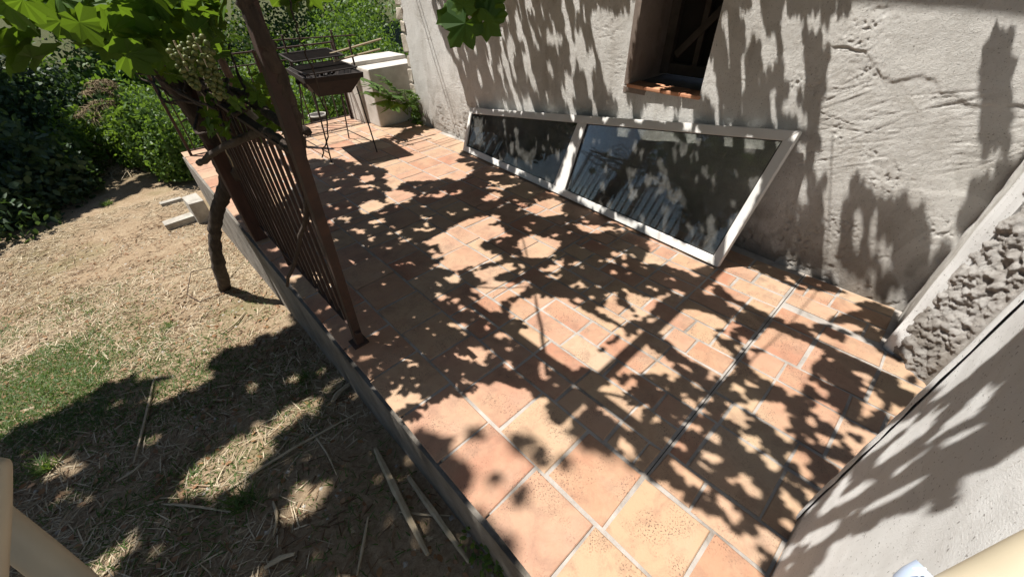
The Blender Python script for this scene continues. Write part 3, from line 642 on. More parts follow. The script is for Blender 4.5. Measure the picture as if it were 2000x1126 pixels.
FRAME_LIT = [[(966, 210), (1015, 215), (1015, 228), (966, 224)], [(1053, 219), (1082, 222), (1082, 232), (1053, 230)], [(1193, 230), (1215, 232), (1212, 246), (1193, 243)], [(1244, 232), (1316, 238), (1314, 254), (1244, 248)], [(1341, 240), (1352, 241), (1350, 256), (1341, 255)], [(1413, 245), (1427, 246), (1425, 262), (1413, 261)], [(1452, 248), (1487, 250), (1484, 268), (1452, 265)],
 [(1118, 290), (1128, 300), (1108, 380), (1085, 375), (1100, 345)], [(1130, 390), (1160, 400), (1190, 420), (1150, 412)], [(1200, 425), (1250, 445), (1240, 455), (1205, 440)], [(1262, 445), (1300, 462), (1300, 478), (1265, 466)], [(1350, 478), (1400, 500), (1400, 520), (1350, 500)], [(1475, 385), (1488, 392), (1412, 510), (1402, 505)], [(912, 250), (920, 225), (926, 225), (918, 260)], [(1005, 290), (1050, 300), (1040, 330), (1018, 310)], [(1290, 340), (1300, 330), (1320, 400), (1312, 405)], [(1225, 330), (1235, 335), (1240, 395), (1232, 395)], [(925, 230), (945, 232), (945, 285), (930, 285)]]
FLOOR_SH = [(612, 316), (650, 312), (700, 326), (742, 328), (748, 366), (775, 364), (830, 352), (895, 353), (930, 345), (940, 335), (905, 312), (900, 295), (935, 312), (1090, 375), (1400, 520), (1450, 490), (1580, 540), (1740, 610), (1732, 680), (1790, 742), (1690, 840), (1590, 960), (1510, 1100), (1380, 980), (1262, 925), (1240, 900), (1170, 850), (1060, 790), (1040, 760), (1010, 745), (930, 745), (870, 708), (780, 682), (700, 700), (660, 640), (600, 560), (520, 470), (480, 420), (560, 400)]
FLOOR_LIT = [
 [(701,347),(730,342),(735,350),(705,360)], [(692,365),(722,360),(735,366),(710,368)], [(750,375),(785,370),(812,380),(800,395),(760,400),(755,390)], [(702,400),(732,390),(757,400),(740,412),(710,420)],
 [(710,437),(750,425),(757,434)], [(650,413),(690,402),(690,406)], [(662,427),(690,422),(680,435)], [(842,385),(877,370),(865,388)], [(814,420),(847,428),(828,430)], [(822,450),(855,445),(845,455)], [(768,472),(820,463),(815,476)],
 [(942,390),(960,375),(982,380),(970,393)], [(945,368),(1005,361),(985,372)], [(972,400),(990,398),(980,405)], [(1020,408),(1075,388),(1100,395),(1098,420),(1062,425),(1035,415)], [(825,475),(875,450),(900,432),(975,420),(980,430),(925,450),(850,478)],
 [(855,479),(875,452),(922,443),(975,440),(996,461),(946,470),(937,484),(987,508),(922,520),(893,531),(846,520),(870,508)], [(1010,473),(1040,458),(1098,473),(1075,505),(1025,505)],
 [(925,531),(996,514),(1007,528),(975,537),(952,552),(931,543)], [(928,561),(981,549),(1022,558),(1040,555),(1010,578),(966,596),(952,625),(922,605),(940,584)], [(852,546),(893,543),(878,566),(858,558)],
 [(676,487),(705,482),(735,505),(685,517)], [(741,517),(767,531),(741,525)], [(717,546),(729,537),(735,552)], [(682,564),(714,572),(711,584),(688,587)], [(752,487),(773,481),(790,499)], [(829,628),(846,628),(840,637)],
 [(872,663),(905,649),(922,660),(881,672)], [(870,684),(893,669),(937,678),(952,701),(922,707),(887,704)], [(881,713),(925,725),(910,732),(890,724)],
 [(1000,596),(1018,584),(1073,584),(1103,584),(1146,610),(1214,643),(1173,681),(1132,716),(1117,725),(1100,701),(1067,701),(1044,684),(1000,657)], [(1205,669),(1243,654),(1281,690),(1322,713),(1281,731),(1217,731),(1164,725),(1141,716)],
 [(1187,575),(1205,569),(1205,596),(1243,613),(1217,637),(1182,613)], [(1228,572),(1278,584),(1302,575),(1255,622),(1223,587)], [(1270,625),(1316,607),(1366,607),(1410,625),(1440,649),(1396,640),(1396,663),(1434,698),(1434,728),(1410,739),(1322,684),(1278,637)],
 [(1360,558),(1390,561),(1393,575),(1369,572)], [(1328,572),(1352,575),(1352,590),(1334,587)], [(1393,525),(1469,525),(1498,543),(1498,584),(1469,596),(1440,578),(1428,558),(1396,546)], [(1264,470),(1293,467),(1346,493),(1390,514),(1346,531),(1293,517),(1249,517),(1270,493)],
 [(1123,438),(1202,446),(1164,458),(1132,449)], [(1056,528),(1103,514),(1088,534)], [(1126,546),(1149,561),(1135,564)], [(1395,525),(1477,528),(1559,566),(1518,622),(1481,603),(1429,581),(1399,547)], [(1567,566),(1645,573),(1682,603),(1615,622),(1608,633),(1533,633),(1526,614)],
 [(1436,510),(1507,510),(1480,516)], [(1604,536),(1720,592),(1671,588)], [(1507,640),(1608,685),(1585,719),(1492,685),(1477,666)], [(1459,696),(1489,689),(1585,726),(1556,771),(1511,748),(1474,726)], [(1574,644),(1653,674),(1645,690)], [(1653,655),(1679,651),(1720,692),(1794,726),(1764,741),(1649,689)],
 [(1414,815),(1444,786),(1462,838)], [(1451,789),(1530,786),(1548,838),(1492,823)], [(1436,857),(1489,860),(1481,875)], [(1578,797),(1623,801),(1671,838),(1645,845)], [(1585,845),(1645,864),(1615,871)], [(1705,763),(1727,789),(1675,823)],
 [(1127,757),(1183,753),(1243,750),(1257,817),(1233,843),(1190,810)], [(1304,900),(1320,894),(1354,910),(1400,937),(1380,964),(1340,937)], [(1397,974),(1417,970),(1447,1014),(1434,1024)], [(1521,970),(1574,994),(1567,1017)], [(1490,1030),(1521,1027),(1534,1084),(1480,1064)],
 [(960,800),(1030,800),(1060,850),(1000,850)], [(1060,800),(1110,850),(1090,880),(1050,850)]]
FLOOR_OUT = [[(700,742),(780,688),(865,710),(925,752),(1005,750),(1035,765),(1030,820),(960,830),(900,830),(860,820),(800,850),(740,790)], [(1262,935),(1314,977),(1380,1030),(1494,1126),(1230,1126),(1240,990)],
 [(600,312),(560,262),(690,240),(800,260),(880,280),(890,345),(830,346),(800,325),(650,305)], [(470,275),(540,270),(590,330),(500,340)]]
WALL_SH = [(845,0),(1250,0),(1450,0),(1600,0),(2000,100),(2000,320),(1760,600),(1580,540),(1440,490),(1560,258),(1366,240),(1366,190),(1228,170),(1225,232),(925,210),(905,160)]
WALL_LIT = [[(775,0),(835,0),(905,200),(912,215),(898,268),(830,242),(805,225)], [(977,85),(981,85),(1001,157),(996,157)], [(1020,66),(1024,66),(1044,169),(1038,169)], [(1040,145),(1045,145),(1066,211),(1058,211)], [(998,172),(1004,172),(1022,214),(1012,214)], [(1102,145),(1106,145),(1124,223),(1112,223)], [(1106,48),(1111,48),(1128,115),(1120,115)], [(1131,60),(1138,60),(1158,184),(1150,184)], [(1035,54),(1039,54),(1055,100),(1050,100)],
 [(1152,28),(1245,25),(1230,121),(1221,181),(1233,229),(1221,229),(1203,193),(1182,169)], [(877,72),(882,72),(898,115),(892,115)], [(1454,24),(1468,20),(1462,100),(1457,100)], [(1524,26),(1564,32),(1572,160),(1548,176),(1580,256),(1560,240),(1530,120)], [(1412,24),(1418,24),(1430,96),(1456,136),(1448,240),(1436,192),(1422,110)], [(1388,112),(1392,112),(1406,240),(1398,240)], [(1504,188),(1510,188),(1518,248),(1510,248)], [(1484,28),(1490,28),(1500,100),(1494,100)],
 [(1624,40),(1680,40),(1780,60),(1812,50),(1880,76),(1918,76),(1910,120),(1908,200),(1912,340),(1896,344),(1880,400),(1812,440),(1804,320),(1792,360),(1760,372),(1712,380),(1668,328),(1652,380),(1624,440),(1612,320),(1600,240),(1620,168),(1624,80)], [(1975,80),(2000,84),(2000,290),(1978,310)], [(1610,430),(1640,430),(1632,520),(1618,510)], [(1700,430),(1712,430),(1706,500),(1698,490)], [(1820,440),(1870,430),(1815,510)]]
PIL_SH = [(2000,625),(2000,872),(1873,950),(1800,1018),(1700,1065),(1600,1100),(1545,1126),(1500,1126),(1570,990),(1760,790),(1900,715)]
PIL_LIT = [[(1612,1097),(1619,1071),(1703,1033),(1805,988),(1801,1014),(1752,1048),(1703,1072)], [(1578,1063),(1600,1040),(1642,1014),(1630,1035),(1600,1058)], [(1695,995),(1720,965),(1801,924),(1780,950),(1740,975)], [(1735,938),(1778,892),(1782,900),(1750,930)], [(1714,904),(1720,885),(1800,820),(1839,800),(1830,815),(1760,875)], [(1712,866),(1790,805),(1800,804),(1730,865)], [(1831,851),(1840,835),(1903,783),(1900,800),(1860,835)], [(1640,972),(1700,935),(1708,938),(1660,975)], [(1680,890),(1735,835),(1745,838),(1690,895)], [(1600,1000),(1655,925),(1660,935),(1615,1000)], [(1870,955),(2000,876),(2000,880),(1880,958)], [(2000,535),(2000,612),(1900,700),(1830,752),(1800,765),(1770,770),(1860,680)], [(1830,750),(1900,710),(1915,715),(1850,760)], [(2000,905),(2000,1126),(1640,1126),(1630,1110),(1820,1020)]]
VINE_SH = [(-200, -40), (430, -40), (440, 180), (560, 250), (560, 330), (420, 330), (330, 150), (180, 90), (60, 40), (-200, 60)]
RES = .006; O0 = np.array([-1.2, -1.6]); NX, NY = 1500, 600
def cells(q): c = np.round((smap(q)-O0)/RES).astype(int); k = (c[:, 0] >= 0) & (c[:, 0] < NX) & (c[:, 1] >= 0) & (c[:, 1] < NY); return c[k]
lit = np.zeros((NX, NY), bool); tgt = np.zeros((NX, NY), bool)
def mark(arr, pts):
    c = cells(pts); arr[c[:, 0], c[:, 1]] = True
for fn, sh, lt in ((on_floor, FLOOR_SH, FLOOR_LIT+FLOOR_OUT), (on_wall, WALL_SH, WALL_LIT), (on_pil, PIL_SH, PIL_LIT), (on_frame, FRAME_SH, FRAME_LIT), (at_dist(.79), [(930, 0), (975, 0), (975, 60), (930, 60)], [[(868, 5), (915, 0), (915, 36), (868, 36)]]), (at_dist(1.3), VINE_SH, [])):
    g = px_grid(sh, 3.0)
    for poly in lt: g = g[~inpoly(g[:, 0], g[:, 1], poly)]
    mark(tgt, fn(g))
    for poly in lt: mark(lit, fn(px_grid(poly, 2.5)))
lit0 = lit.copy(); fk = np.argwhere(tgt & ~lit); fk = fk[rng.choice(len(fk), 620, replace=False)]      # small sun flecks between the leaves
for (x, y) in fk:
    k = int(rng.integers(1, 4)); l = int(rng.integers(1, 3)); lit[x-k:x+k, y-l:y+l] = True
tgt &= ~lit
cov = np.zeros_like(lit); leaves = []
idx = np.argwhere(tgt); rng.shuffle(idx)
def disc(r):
    k = int(math.ceil(r/RES)); X, Y = np.meshgrid(np.arange(-k, k+1), np.arange(-k, k+1), indexing='ij'); return np.argwhere((X**2+Y**2)*RES*RES <= r*r)-k
discs = {r: disc(r) for r in (.044, .038, .033, .028, .021, .015, .010)}
for (x, y) in idx:
    if cov[x, y]: continue
    for r, d in discs.items():
        ox, oy = int(rng.normal()*r*.3/RES), int(rng.normal()*r*.3/RES)
        q = d+np.array([x+ox, y+oy]); q[:, 0] = q[:, 0].clip(0, NX-1); q[:, 1] = q[:, 1].clip(0, NY-1)
        if lit[q[:, 0], q[:, 1]].sum() <= max(1, .014*len(q)):
            cov[q[:, 0], q[:, 1]] = True; leaves.append(((x+ox)*RES+O0[0], (y+oy)*RES+O0[1], r)); break
lv = np.array(leaves); print('canopy leaves', len(lv))
lv = np.repeat(lv, 4, 0); n = len(lv)            # leaves copied along the sun ray, layers added to block sky light
zc_ = (np.tile([.16, .29, .45, .62], n//4)+rng.uniform(0, .13, n))
pos = np.stack([(lv[:, 1]-LB*zc_)*S, (lv[:, 0]-LA*zc_)*S, (zc_+1)*S], 1)
R = rand_rot(n, .55, sdir)
cm = scatter('canopy', VL, VLf, pos, R, lv[:, 2]*1.12*S)
link('canopy_leaves', cm, MT['canopy'], vine, kind='stuff')
# cordons running through the canopy
for (pts, r) in (([(.93, .25, .3), (.7, .45, .42), (.62, .9, .46), (.6, 1.5, .46)], [.012, .007, .004, .003]), ([(1.0, .25, .3), (1.4, .5, .45), (1.9, .9, .47), (2.2, 1.4, .46)], [.012, .007, .004, .003]), ([(1.9, .25, .2), (1.6, .3, .44), (1.3, .7, .47), (1.2, 1.4, .47)], [.012, .007, .004, .003])):
    stem([P(*p) for p in pts], r, 'branch', 8)
# hanging leaves in view
leaf_me = []
for k in range(5):
    v = [(x*(1+random.uniform(-.08, .08)), y*(1+random.uniform(-.08, .08)), z+random.uniform(-.08, .08)-.22*abs(x)*(k % 3)-.12*y*y*(k % 2)) for x, y, z in VL]
    me = mesh('leaf', v, VLf); me.materials.append(MT['vine']); leaf_me.append(me)
def hang_leaf(q, r, tilt=1.3, axis=None):
    o = D.objects.new('leaf', random.choice(leaf_me)); C.objects.link(o); Rm = rand_rot(1, tilt, axis)[0]
    o.matrix_basis = Matrix.LocRotScale(W(q), Matrix(Rm.tolist()).to_quaternion(), Vector((r*S,)*3)); o.location = W(q); o.parent = vine; o.location = W(q)-vine.location; return o
LEAF_PX = [[(0, -40), (420, -40), (420, 60), (330, 110), (260, 120), (170, 70), (60, 30), (0, 30)], [(190, -20), (420, -20), (430, 120), (330, 150), (270, 130)]]
cnt = 0
for poly, num in zip(LEAF_PX, (165, 105)):
    g = px_grid(poly, 4); 
    for i in rng.choice(len(g), num, replace=False):
        hang_leaf(atD(g[i], random.uniform(1.05, 1.85)), random.uniform(.026, .048), 1.25, sdir)
for i in range(70):      # leaves in the dark tangle above the railing
    p = (random.uniform(400, 575), random.uniform(140, 262)); hang_leaf(atA(p, random.uniform(1.3, 2.2)), random.uniform(.022, .04), 1.5)
for (x, y, r, d) in ((885, 40, .036, .78), (908, 46, .040, .76), (882, 22, .026, .80), (905, 12, .022, .74), (950, 38, .034, .78), (938, 18, .028, .77), (960, 10, .026, .8), (925, 5, .03, .8), (895, -15, .036, .8), (950, -20, .036, .8), (915, -40, .04, .8)):
    hang_leaf(atD((x, y), d), r, .7, (-.45, -.55, .7))
stem([W(atD((935, -70), .82)), W(atD((925, -10), .8)), W(atD((910, 20), .78)), W(atD((905, 35), .78))], [.004, .0035, .003, .002], 'tendril', 5, .05, 'cane')
for (x, y, r) in ((575, 5, .04), (552, -8, .05), (600, -14, .05), (430, 20, .05), (20, 60, .05), (60, 110, .05), (30, 90, .05), (10, 20, .06)): hang_leaf(atD((x, y), 1.2), r, .8, sdir)
gm = D.meshes.new('grape'); bm = bmesh.new(); bmesh.ops.create_icosphere(bm, subdivisions=2, radius=.0088); bm.to_mesh(gm); bm.free(); gm.materials.append(MT['grape']); gm.polygons.foreach_set('use_smooth', [True]*len(gm.polygons))
for (px, py, L, n, wid, lab) in ((343, 132, .12, 38, .029, 0), (380, 118, .17, 56, .034, 0)):
    top = W(atD((px, py-45), 1.0)); bun = empty('grape_bunch', top, None, None); bun.parent = vine; bpy_inv(bun, vine)
    mb = MB(); mb.tube([top+Vector((0, 0, .01)), top-Vector((0, 0, L*.8))], .0028, 5); mb.build('stalk', MT['cane'], bun, loc=top)
    for i in range(n):
        t = (i+.5)/n; rad = wid*(1-.65*t)*(.55+.45*math.sin(min(1, t*5)*1.57)); a = i*2.4; r_ = rad*random.uniform(.7, 1.05)
        o = D.objects.new('grape', gm); C.objects.link(o); o.location = top+Vector((r_*math.cos(a), r_*math.sin(a), -L*t)); o.scale = [random.uniform(.72, 1.12)]*2+[random.uniform(.8, 1.25)]; o.parent = bun; bpy_inv(o, bun)

# ------------------------------------------------------------------ tall tree beside the house throwing soft dappled shade on the yard
GR_SH = [(600, 560), (575, 640), (430, 690), (400, 760), (300, 745), (240, 735), (130, 800), (30, 850), (0, 880), (0, 1126), (1020, 1126), (700, 700)]
GR_LIT = [[(315, 788), (399, 751), (430, 720), (294, 751)], [(341, 972), (367, 920), (430, 872), (525, 814), (620, 778), (645, 757), (656, 778), (525, 856), (530, 893), (457, 967)], [(541, 1003), (577, 951), (640, 930), (651, 951), (620, 1003), (577, 1014)], [(42, 909), (94, 893), (173, 904), (147, 930)], [(173, 1108), (278, 1030), (262, 1087), (200, 1126)],
          [(0, 600), (300, 560), (420, 600), (520, 600), (560, 620), (420, 680), (300, 730), (120, 780), (0, 840)]]
SOFT = [(830, 850), (930, 960), (1000, 1060), (1070, 1000), (1160, 930), (1240, 960), (1235, 925), (1180, 860), (1080, 800), (1000, 835), (930, 845)]
SOFT_LIT = [[(905, 880), (925, 885), (920, 900), (900, 895)], [(935, 900), (960, 900), (955, 915), (935, 915)], [(1050, 900), (1075, 890), (1150, 960), (1120, 990)]]
lit2 = np.zeros_like(lit); tg2 = np.zeros_like(lit)
for fn, sh, lt in ((on_ground, GR_SH, GR_LIT), (on_floor, SOFT, SOFT_LIT+FLOOR_OUT), (on_edge, [(690, 690), (1000, 1085), (1020, 1126), (960, 1126), (830, 960), (640, 700), (600, 620)], []), (at_dist(0.47), [(-300, 800), (20, 860), (50, 970), (230, 1120), (330, 1240), (-300, 1240)], []), (at_dist(0.5), [(-300, 800), (20, 860), (50, 970), (230, 1120), (330, 1240), (-300, 1240)], []), (at_dist(0.53), [(-300, 800), (20, 860), (50, 970), (230, 1120), (330, 1240), (-300, 1240)], []), (at_dist(0.56), [(-300, 800), (20, 860), (50, 970), (230, 1120), (330, 1240), (-300, 1240)], []), (at_dist(0.59), [(-300, 800), (20, 860), (50, 970), (230, 1120), (330, 1240), (-300, 1240)], []), (at_dist(0.62), [(-300, 800), (20, 860), (50, 970), (230, 1120), (330, 1240), (-300, 1240)], []), (on_ground, [(0, 445), (100, 440), (230, 390), (330, 348), (300, 335), (200, 380), (0, 405)], [[(0, 480), (220, 420), (340, 370), (330, 420), (0, 560)]])):
    g = px_grid(sh, 4.0)
    for poly in lt: g = g[~inpoly(g[:, 0], g[:, 1], poly)]
    mark(tg2, fn(g))
    for poly in lt: mark(lit2, fn(px_grid(poly, 3)))
sg = px_grid(SOFT, 3); sd = cells(on_floor(sg[rng.choice(len(sg), 60, replace=False)]))
for (x, y) in sd:
    k = int(rng.integers(2, 5)); lit2[x-k:x+k, y-k+1:y+k-1] = True
lit2 |= lit0; tg2 &= ~lit2; cov2 = np.zeros_like(lit); cl = []; discs2 = {r: disc(r) for r in (.052, .036, .021)}
idx = np.argwhere(tg2); rng.shuffle(idx)
for (x, y) in idx:
    if cov2[x, y]: continue
    for r in (.052, .036, .021):
        d = discs2[r]; q = d+np.array([x, y]); q[:, 0] = q[:, 0].clip(0, NX-1); q[:, 1] = q[:, 1].clip(0, NY-1)
        if lit2[q[:, 0], q[:, 1]].mean() < .06: cov2[q[:, 0], q[:, 1]] = True; cl.append(((x+rng.normal()*1.5)*RES+O0[0], (y+rng.normal()*1.5)*RES+O0[1], r)); break
cl = np.array(cl); cl = np.repeat(cl, 8, 0); n = len(cl); print('tree clumps', n)  # clumps repeated through the crown, extra copies added to block sky light
zt = rng.uniform(1.3, 3.4, n); off = rng.normal(size=(n, 2))*cl[:, 2:3]*.35
pos = np.stack([(cl[:, 1]+off[:, 0]-LB*zt)*S, (cl[:, 0]+off[:, 1]-LA*zt)*S, (zt+1)*S], 1)
t1 = empty('shade_tree', P(1.6, -2.6, -1.45), 'tall leafy tree shading the yard beside the terrace', 'tree')
link('crown', scatter('crown', simple_leaf, SLf, pos, rand_rot(n, .8, sdir), cl[:, 2]*.95*S), MT['tree'], t1, kind='stuff')
stem([P(1.6, -2.6, -1.6), P(1.62, -2.55, -.4), P(1.7, -2.4, 1.0), P(1.9, -1.9, 2.4), P(2.0, -1.3, 3.0)], [.16, .13, .11, .08, .04], 'trunk', 10, .08, 'bark', t1)
stem([P(1.7, -2.4, 1.0), P(1.3, -1.8, 1.9), P(1.1, -1.1, 2.6)], [.08, .06, .03], 'branch', 8, .08, 'bark', t1)

# ------------------------------------------------------------------ shrubs, ivy and trees around
def shrub(name, label, cat, c, rad, n, mat, size, leaf=None, group=None, hollow=.35, trunk=True, zsq=1.0, par=None, elong=1.0):
    """lumpy crown of separate leaves, with clump noise and gaps"""
    o = empty(name, P(c[0], c[1], c[2]), label, cat, group)
    nl = 14; lob = rng.normal(size=(nl, 3)); lob /= np.linalg.norm(lob, axis=1, keepdims=True); lob *= rng.uniform(.35, .75, (nl, 1)); lob[:, 2] = np.abs(lob[:, 2])*.9; lr = rng.uniform(.28, .5, nl)
    k = rng.integers(0, nl, n); d = rng.normal(size=(n, 3)); d /= np.linalg.norm(d, axis=1, keepdims=True)
    p = lob[k]+d*(lr[k]*(hollow+(1-hollow)*rng.random(n)**.4))[:, None]; p[:, 2] = p[:, 2]*zsq
    p = p*np.array([rad[1], rad[0], rad[2]])*S; p[:, 2] = np.maximum(p[:, 2], .01)
    tv, tf = leaf or (simple_leaf, SLf); sc = size*S*rng.uniform(.6, 1.3, n)
    me = scatter('foliage', tv, tf, p, rand_rot(n, 1.5, (-.2, .2, 1)), np.stack([sc, sc*elong, sc], 1))
    f = D.objects.new('foliage', me); C.objects.link(f); me.materials.append(MT[mat]); f.parent = o; f['kind'] = 'stuff'
    if trunk:
        mb = MB()
        for j in range(5):
            e_ = Vector(lob[j]*np.array([rad[1], rad[0], rad[2]*zsq])*S); mb.tube([Vector((0, 0, -.1)), e_*.5+Vector((0, 0, .1)), e_], [.02*rad[2]*S+.006, .014*rad[2]*S+.004, .004], 6, .1)
        st = mb.build('stems', MT['bark'], o); st.location = (0, 0, 0)
    return o
G = lambda a, b: float(gz(a, b))
# left bank: ivy and creeper
iv = [((5.7, -1.35), (.8, .6, .8), 'dark ivy covered bank at the left edge of the yard, glossy leaves low down'), ((6.2, -.95), (.8, .6, .95), 'tall ivy clad shrub in the shadow at upper left'), ((7.2, -2.0), (1.2, 1.0, 1.8), 'dark evergreen mass at the far left top corner'), ((5.3, -1.85), (.7, .6, 1.1), 'climbing creeper with pale lit leaves at the left margin')]
for (c, r, lab) in iv: shrub('ivy_shrub', lab, 'shrub', (c[0], c[1], G(*c)-.05), r, 5200, 'ivy', .034)
shrub('green_bush', 'bright green small leaved bush at the end of the terrace edge', 'bush', (5.75, .16, -1.66), (.55, .42, .95), 9000, 'shrub', .02, elong=1.2)
shrub('green_bush', 'loose feathery bush with pale tips behind the dry straw heap', 'bush', (6.6, -.25, -1.66), (.6, .45, 1.0), 5000, 'yellowgreen', .018, elong=2.0)
# beyond the terrace: sunlit shrubs
bk_ = [((12.5, -4.2), (1.8, 1.6, 2.0), 'tree', 'dark shrub at the far end of the left bank', 6000, .04), ((10.4, -2.6), (1.4, 1.4, 1.5), 'ivy', 'shaded shrub behind the left bank, under the dense tree', 6000, .034), ((8.2, -.7), (.9, .8, 1.3), 'ivy', 'shaded dark shrub behind the feathery bush', 6000, .028), ((11.5, .9), (1.6, 1.6, 1.6), 'tree', 'dark shrub far back between the vine leaves', 6000, .036), ((8.8, 3.9), (1.2, 1.2, 1.8), 'shrub', 'tall lit shrub close behind the house corner', 8000, .03),
       ((6.0, 1.2), (.8, .7, .55), 'yellowgreen', 'low yellow green shrub just beyond the far railing', 5500, .02), ((6.4, 2.4), (.9, .8, .9), 'shrub', 'sunlit leafy shrub right behind the low white end wall', 7000, .024),
       ((7.8, 1.9), (1.1, 1.0, .9), 'yellowgreen', 'light green shrub seen over the barbecue grates', 6000, .026), ((7.6, 3.2), (1.2, 1.1, 1.4), 'shrub', 'tall bright shrub against the stone corner of the house', 8000, .028), ((7.2, .6), (.9, .7, .7), 'shrub', 'mid green shrub between the vine trunk and the iron post', 6000, .024),
       ((9.8, 2.4), (1.5, 1.6, 1.5), 'tree', 'dark shrub far back above the barbecue', 5000, .034), ((10.5, 4.8), (1.6, 1.8, 2.2), 'shrub', 'large pale green bush far behind the house corner', 7000, .036), ((9.2, .4), (1.4, 1.2, 1.5), 'shrub', 'broad green shrub far off behind the wooden post', 6000, .034), ((9.0, -1.2), (1.4, 1.2, 1.7), 'tree', 'dark green shrub far off behind the feathery bush', 6000, .034)]
for (c, r, mt, lab, n, sz) in bk_: shrub('garden_shrub', lab, 'shrub', (c[0], c[1], G(*c)), r, n, mt, sz)
def tree(label, a, b, h, cr, n=7000, sz=.06, mat='tree', lean=(0, 0)):
    z0 = G(a, b); o = empty('garden_tree', P(a, b, z0), label, 'tree', None)
    stem([P(a, b, z0-.1), P(a+lean[0]*.4, b+lean[1]*.4, z0+h*.35), P(a+lean[0], b+lean[1], z0+h*.75)], [.05*h, .04*h, .018*h], 'trunk', 9, .08, 'bark', o)
    ctr = np.array([b+lean[1], a+lean[0], z0+h*.8+1])*S; nl = 16
    lob = rng.normal(size=(nl, 3)); lob /= np.linalg.norm(lob, axis=1, keepdims=True); lob *= rng.uniform(.4, .8, (nl, 1)); lr = rng.uniform(.25, .45, nl)
    for j in range(7):
        e_ = Vector(ctr+lob[j]*cr*S*np.array([1, 1, .7])); s0 = P(a+lean[0]*.6, b+lean[1]*.6, z0+h*random.uniform(.4, .65)); stem([s0, (s0+e_)/2+Vector((0, 0, .15)), e_], [.018*h, .012*h, .004*h], 'branch', 6, .1, 'bark', o)
    k = rng.integers(0, nl, n); d = rng.normal(size=(n, 3)); d /= np.linalg.norm(d, axis=1, keepdims=True)
    p = ctr+(lob[k]+d*(lr[k]*rng.random(n)**.45)[:, None])*cr*S*np.array([1, 1, .75])
    link('crown', scatter('crown', simple_leaf, SLf, p, rand_rot(n, 1.4), sz*S*rng.uniform(.6, 1.3, n)), MT[mat], o, kind='stuff')
tree('slender leaning tree across the yard mirrored in the window pane', 2.2, -5.6, 4.2, 1.5, 5000, .07, 'tree', (.3, .2))
tree('broad tree across the yard opposite the house', 4.6, -6.8, 4.6, 2.0, 7000, .08)
tree('smaller tree across the yard near the camera side', .2, -6.0, 3.4, 1.3, 4500, .07)
tree('tall dark tree rising behind the left bank', 8.8, -3.6, 4.5, 2.2, 9000, .08)
tree('tree far beyond the terrace with a shaded crown', 12.5, 1.5, 4.6, 2.6, 9000, .1)
tree('tree far beyond the house corner', 13.5, 6.0, 4.6, 2.8, 9000, .1)
tree('tree far beyond the feathery bush', 12.0, -2.0, 4.4, 2.4, 9000, .1)
tree('dense dark tree added over the left bank of ivy to shade it', 7.6, -2.4, 3.6, 1.7, 15000, .06)  # added so that its crown darkens the hollow below
tree('tall tree added to block sky light, end of the garden in line with the barbecue', 13.2, 1.8, 5.4, 2.6, 10000, .10)  # this and the next far trees added to cut sky light on wall and pillar
tree('tall tree added to block sky light, end of the garden behind the house corner', 13.6, 5.2, 5.4, 2.7, 10000, .10)
tree('tall tree added to block sky light, end of the garden in line with the wooden post', 12.6, -1.4, 5.2, 2.4, 10000, .10)
tree('big unseen tree added behind the viewer beside the house to block sky light', -3.2, -.6, 4.4, 2.2, 11000, .10)  # from here on, trees added to screen the sky and deepen the shade
tree('big unseen tree added behind the viewer in the yard to block sky light', -2.4, -3.6, 4.4, 2.2, 11000, .10)
tree('tall tree added across the yard close to the hedge to block sky light', 1.0, -4.6, 4.0, 1.6, 8000, .09)
for i, (a, b) in enumerate([(2, -9), (6, -9.5), (-2, -9), (10, -8)]):
    shrub('hedge_bush', ['round hedge bush across the yard, opposite the window', 'hedge bush across the yard to the left', 'hedge bush across the yard behind the viewer', 'hedge bush at the far left end of the yard'][i], 'bush', (a, b, G(a, b)), (1.8, 1.2, 1.5), 4000, 'tree', .07)
# dry straw heap and hanging dry fern
def blades(name, pts, L, mat, wd=.004, lean_=.9, parent=None, kind='stuff', curve=.35):
    n = len(pts); L = np.asarray(L); th = rng.random(n)*2*np.pi; tl_ = np.abs(rng.normal(size=n))*.3+lean_; tl_ = np.clip(tl_, .05, 1.5)
    dirv = np.stack([np.cos(th)*np.sin(tl_), np.sin(th)*np.sin(tl_), np.cos(tl_)], 1); side = np.stack([-np.sin(th), np.cos(th), np.zeros(n)], 1)
    side = side+.5*rng.normal(size=(n, 3)); side -= dirv*(side*dirv).sum(1, keepdims=True); side /= np.linalg.norm(side, axis=1, keepdims=True); side *= (wd*rng.uniform(.5, 1.3, n))[:, None]
    p0 = pts; p1 = pts+dirv*(L*.55)[:, None]; p2 = pts+dirv*L[:, None]+np.stack([np.zeros(n), np.zeros(n), -curve*L*np.sin(tl_)], 1)*.5
    V = np.stack([p0-side, p0+side, p1+side*.8, p1-side*.8, p2], 1).reshape(-1, 3); o5 = np.arange(n)[:, None]*5
    Fq = np.concatenate([o5+np.array([[0, 1, 2]]), o5+np.array([[0, 2, 3]]), o5+np.array([[3, 2, 4]])])
    ob = link(name, np_mesh(name, V, Fq), MT[mat], parent, kind=kind); return ob
hp = atZ((225, 325), G(6.0, -.35)); hs = empty('straw_heap', W(hp), 'heap of golden dry straw in front of the green bush', 'straw')
n = 2200; p = np.column_stack([rng.normal(size=n)*.32+W(hp).x, rng.normal(size=n)*.35+W(hp).y, np.zeros(n)]); p[:, 2] = W(hp).z+.22*np.exp(-((p[:, 0]-W(hp).x)**2+(p[:, 1]-W(hp).y)**2)/.15)*rng.random(n)
blades('straw', p, rng.uniform(.1, .32, n), 'drygrass', .006, .9, hs)
df = empty('dry_frond', W(atA((215, 205), 6.0)), 'drooping dry brown frond hanging over the hollow left of the bush', 'plant')
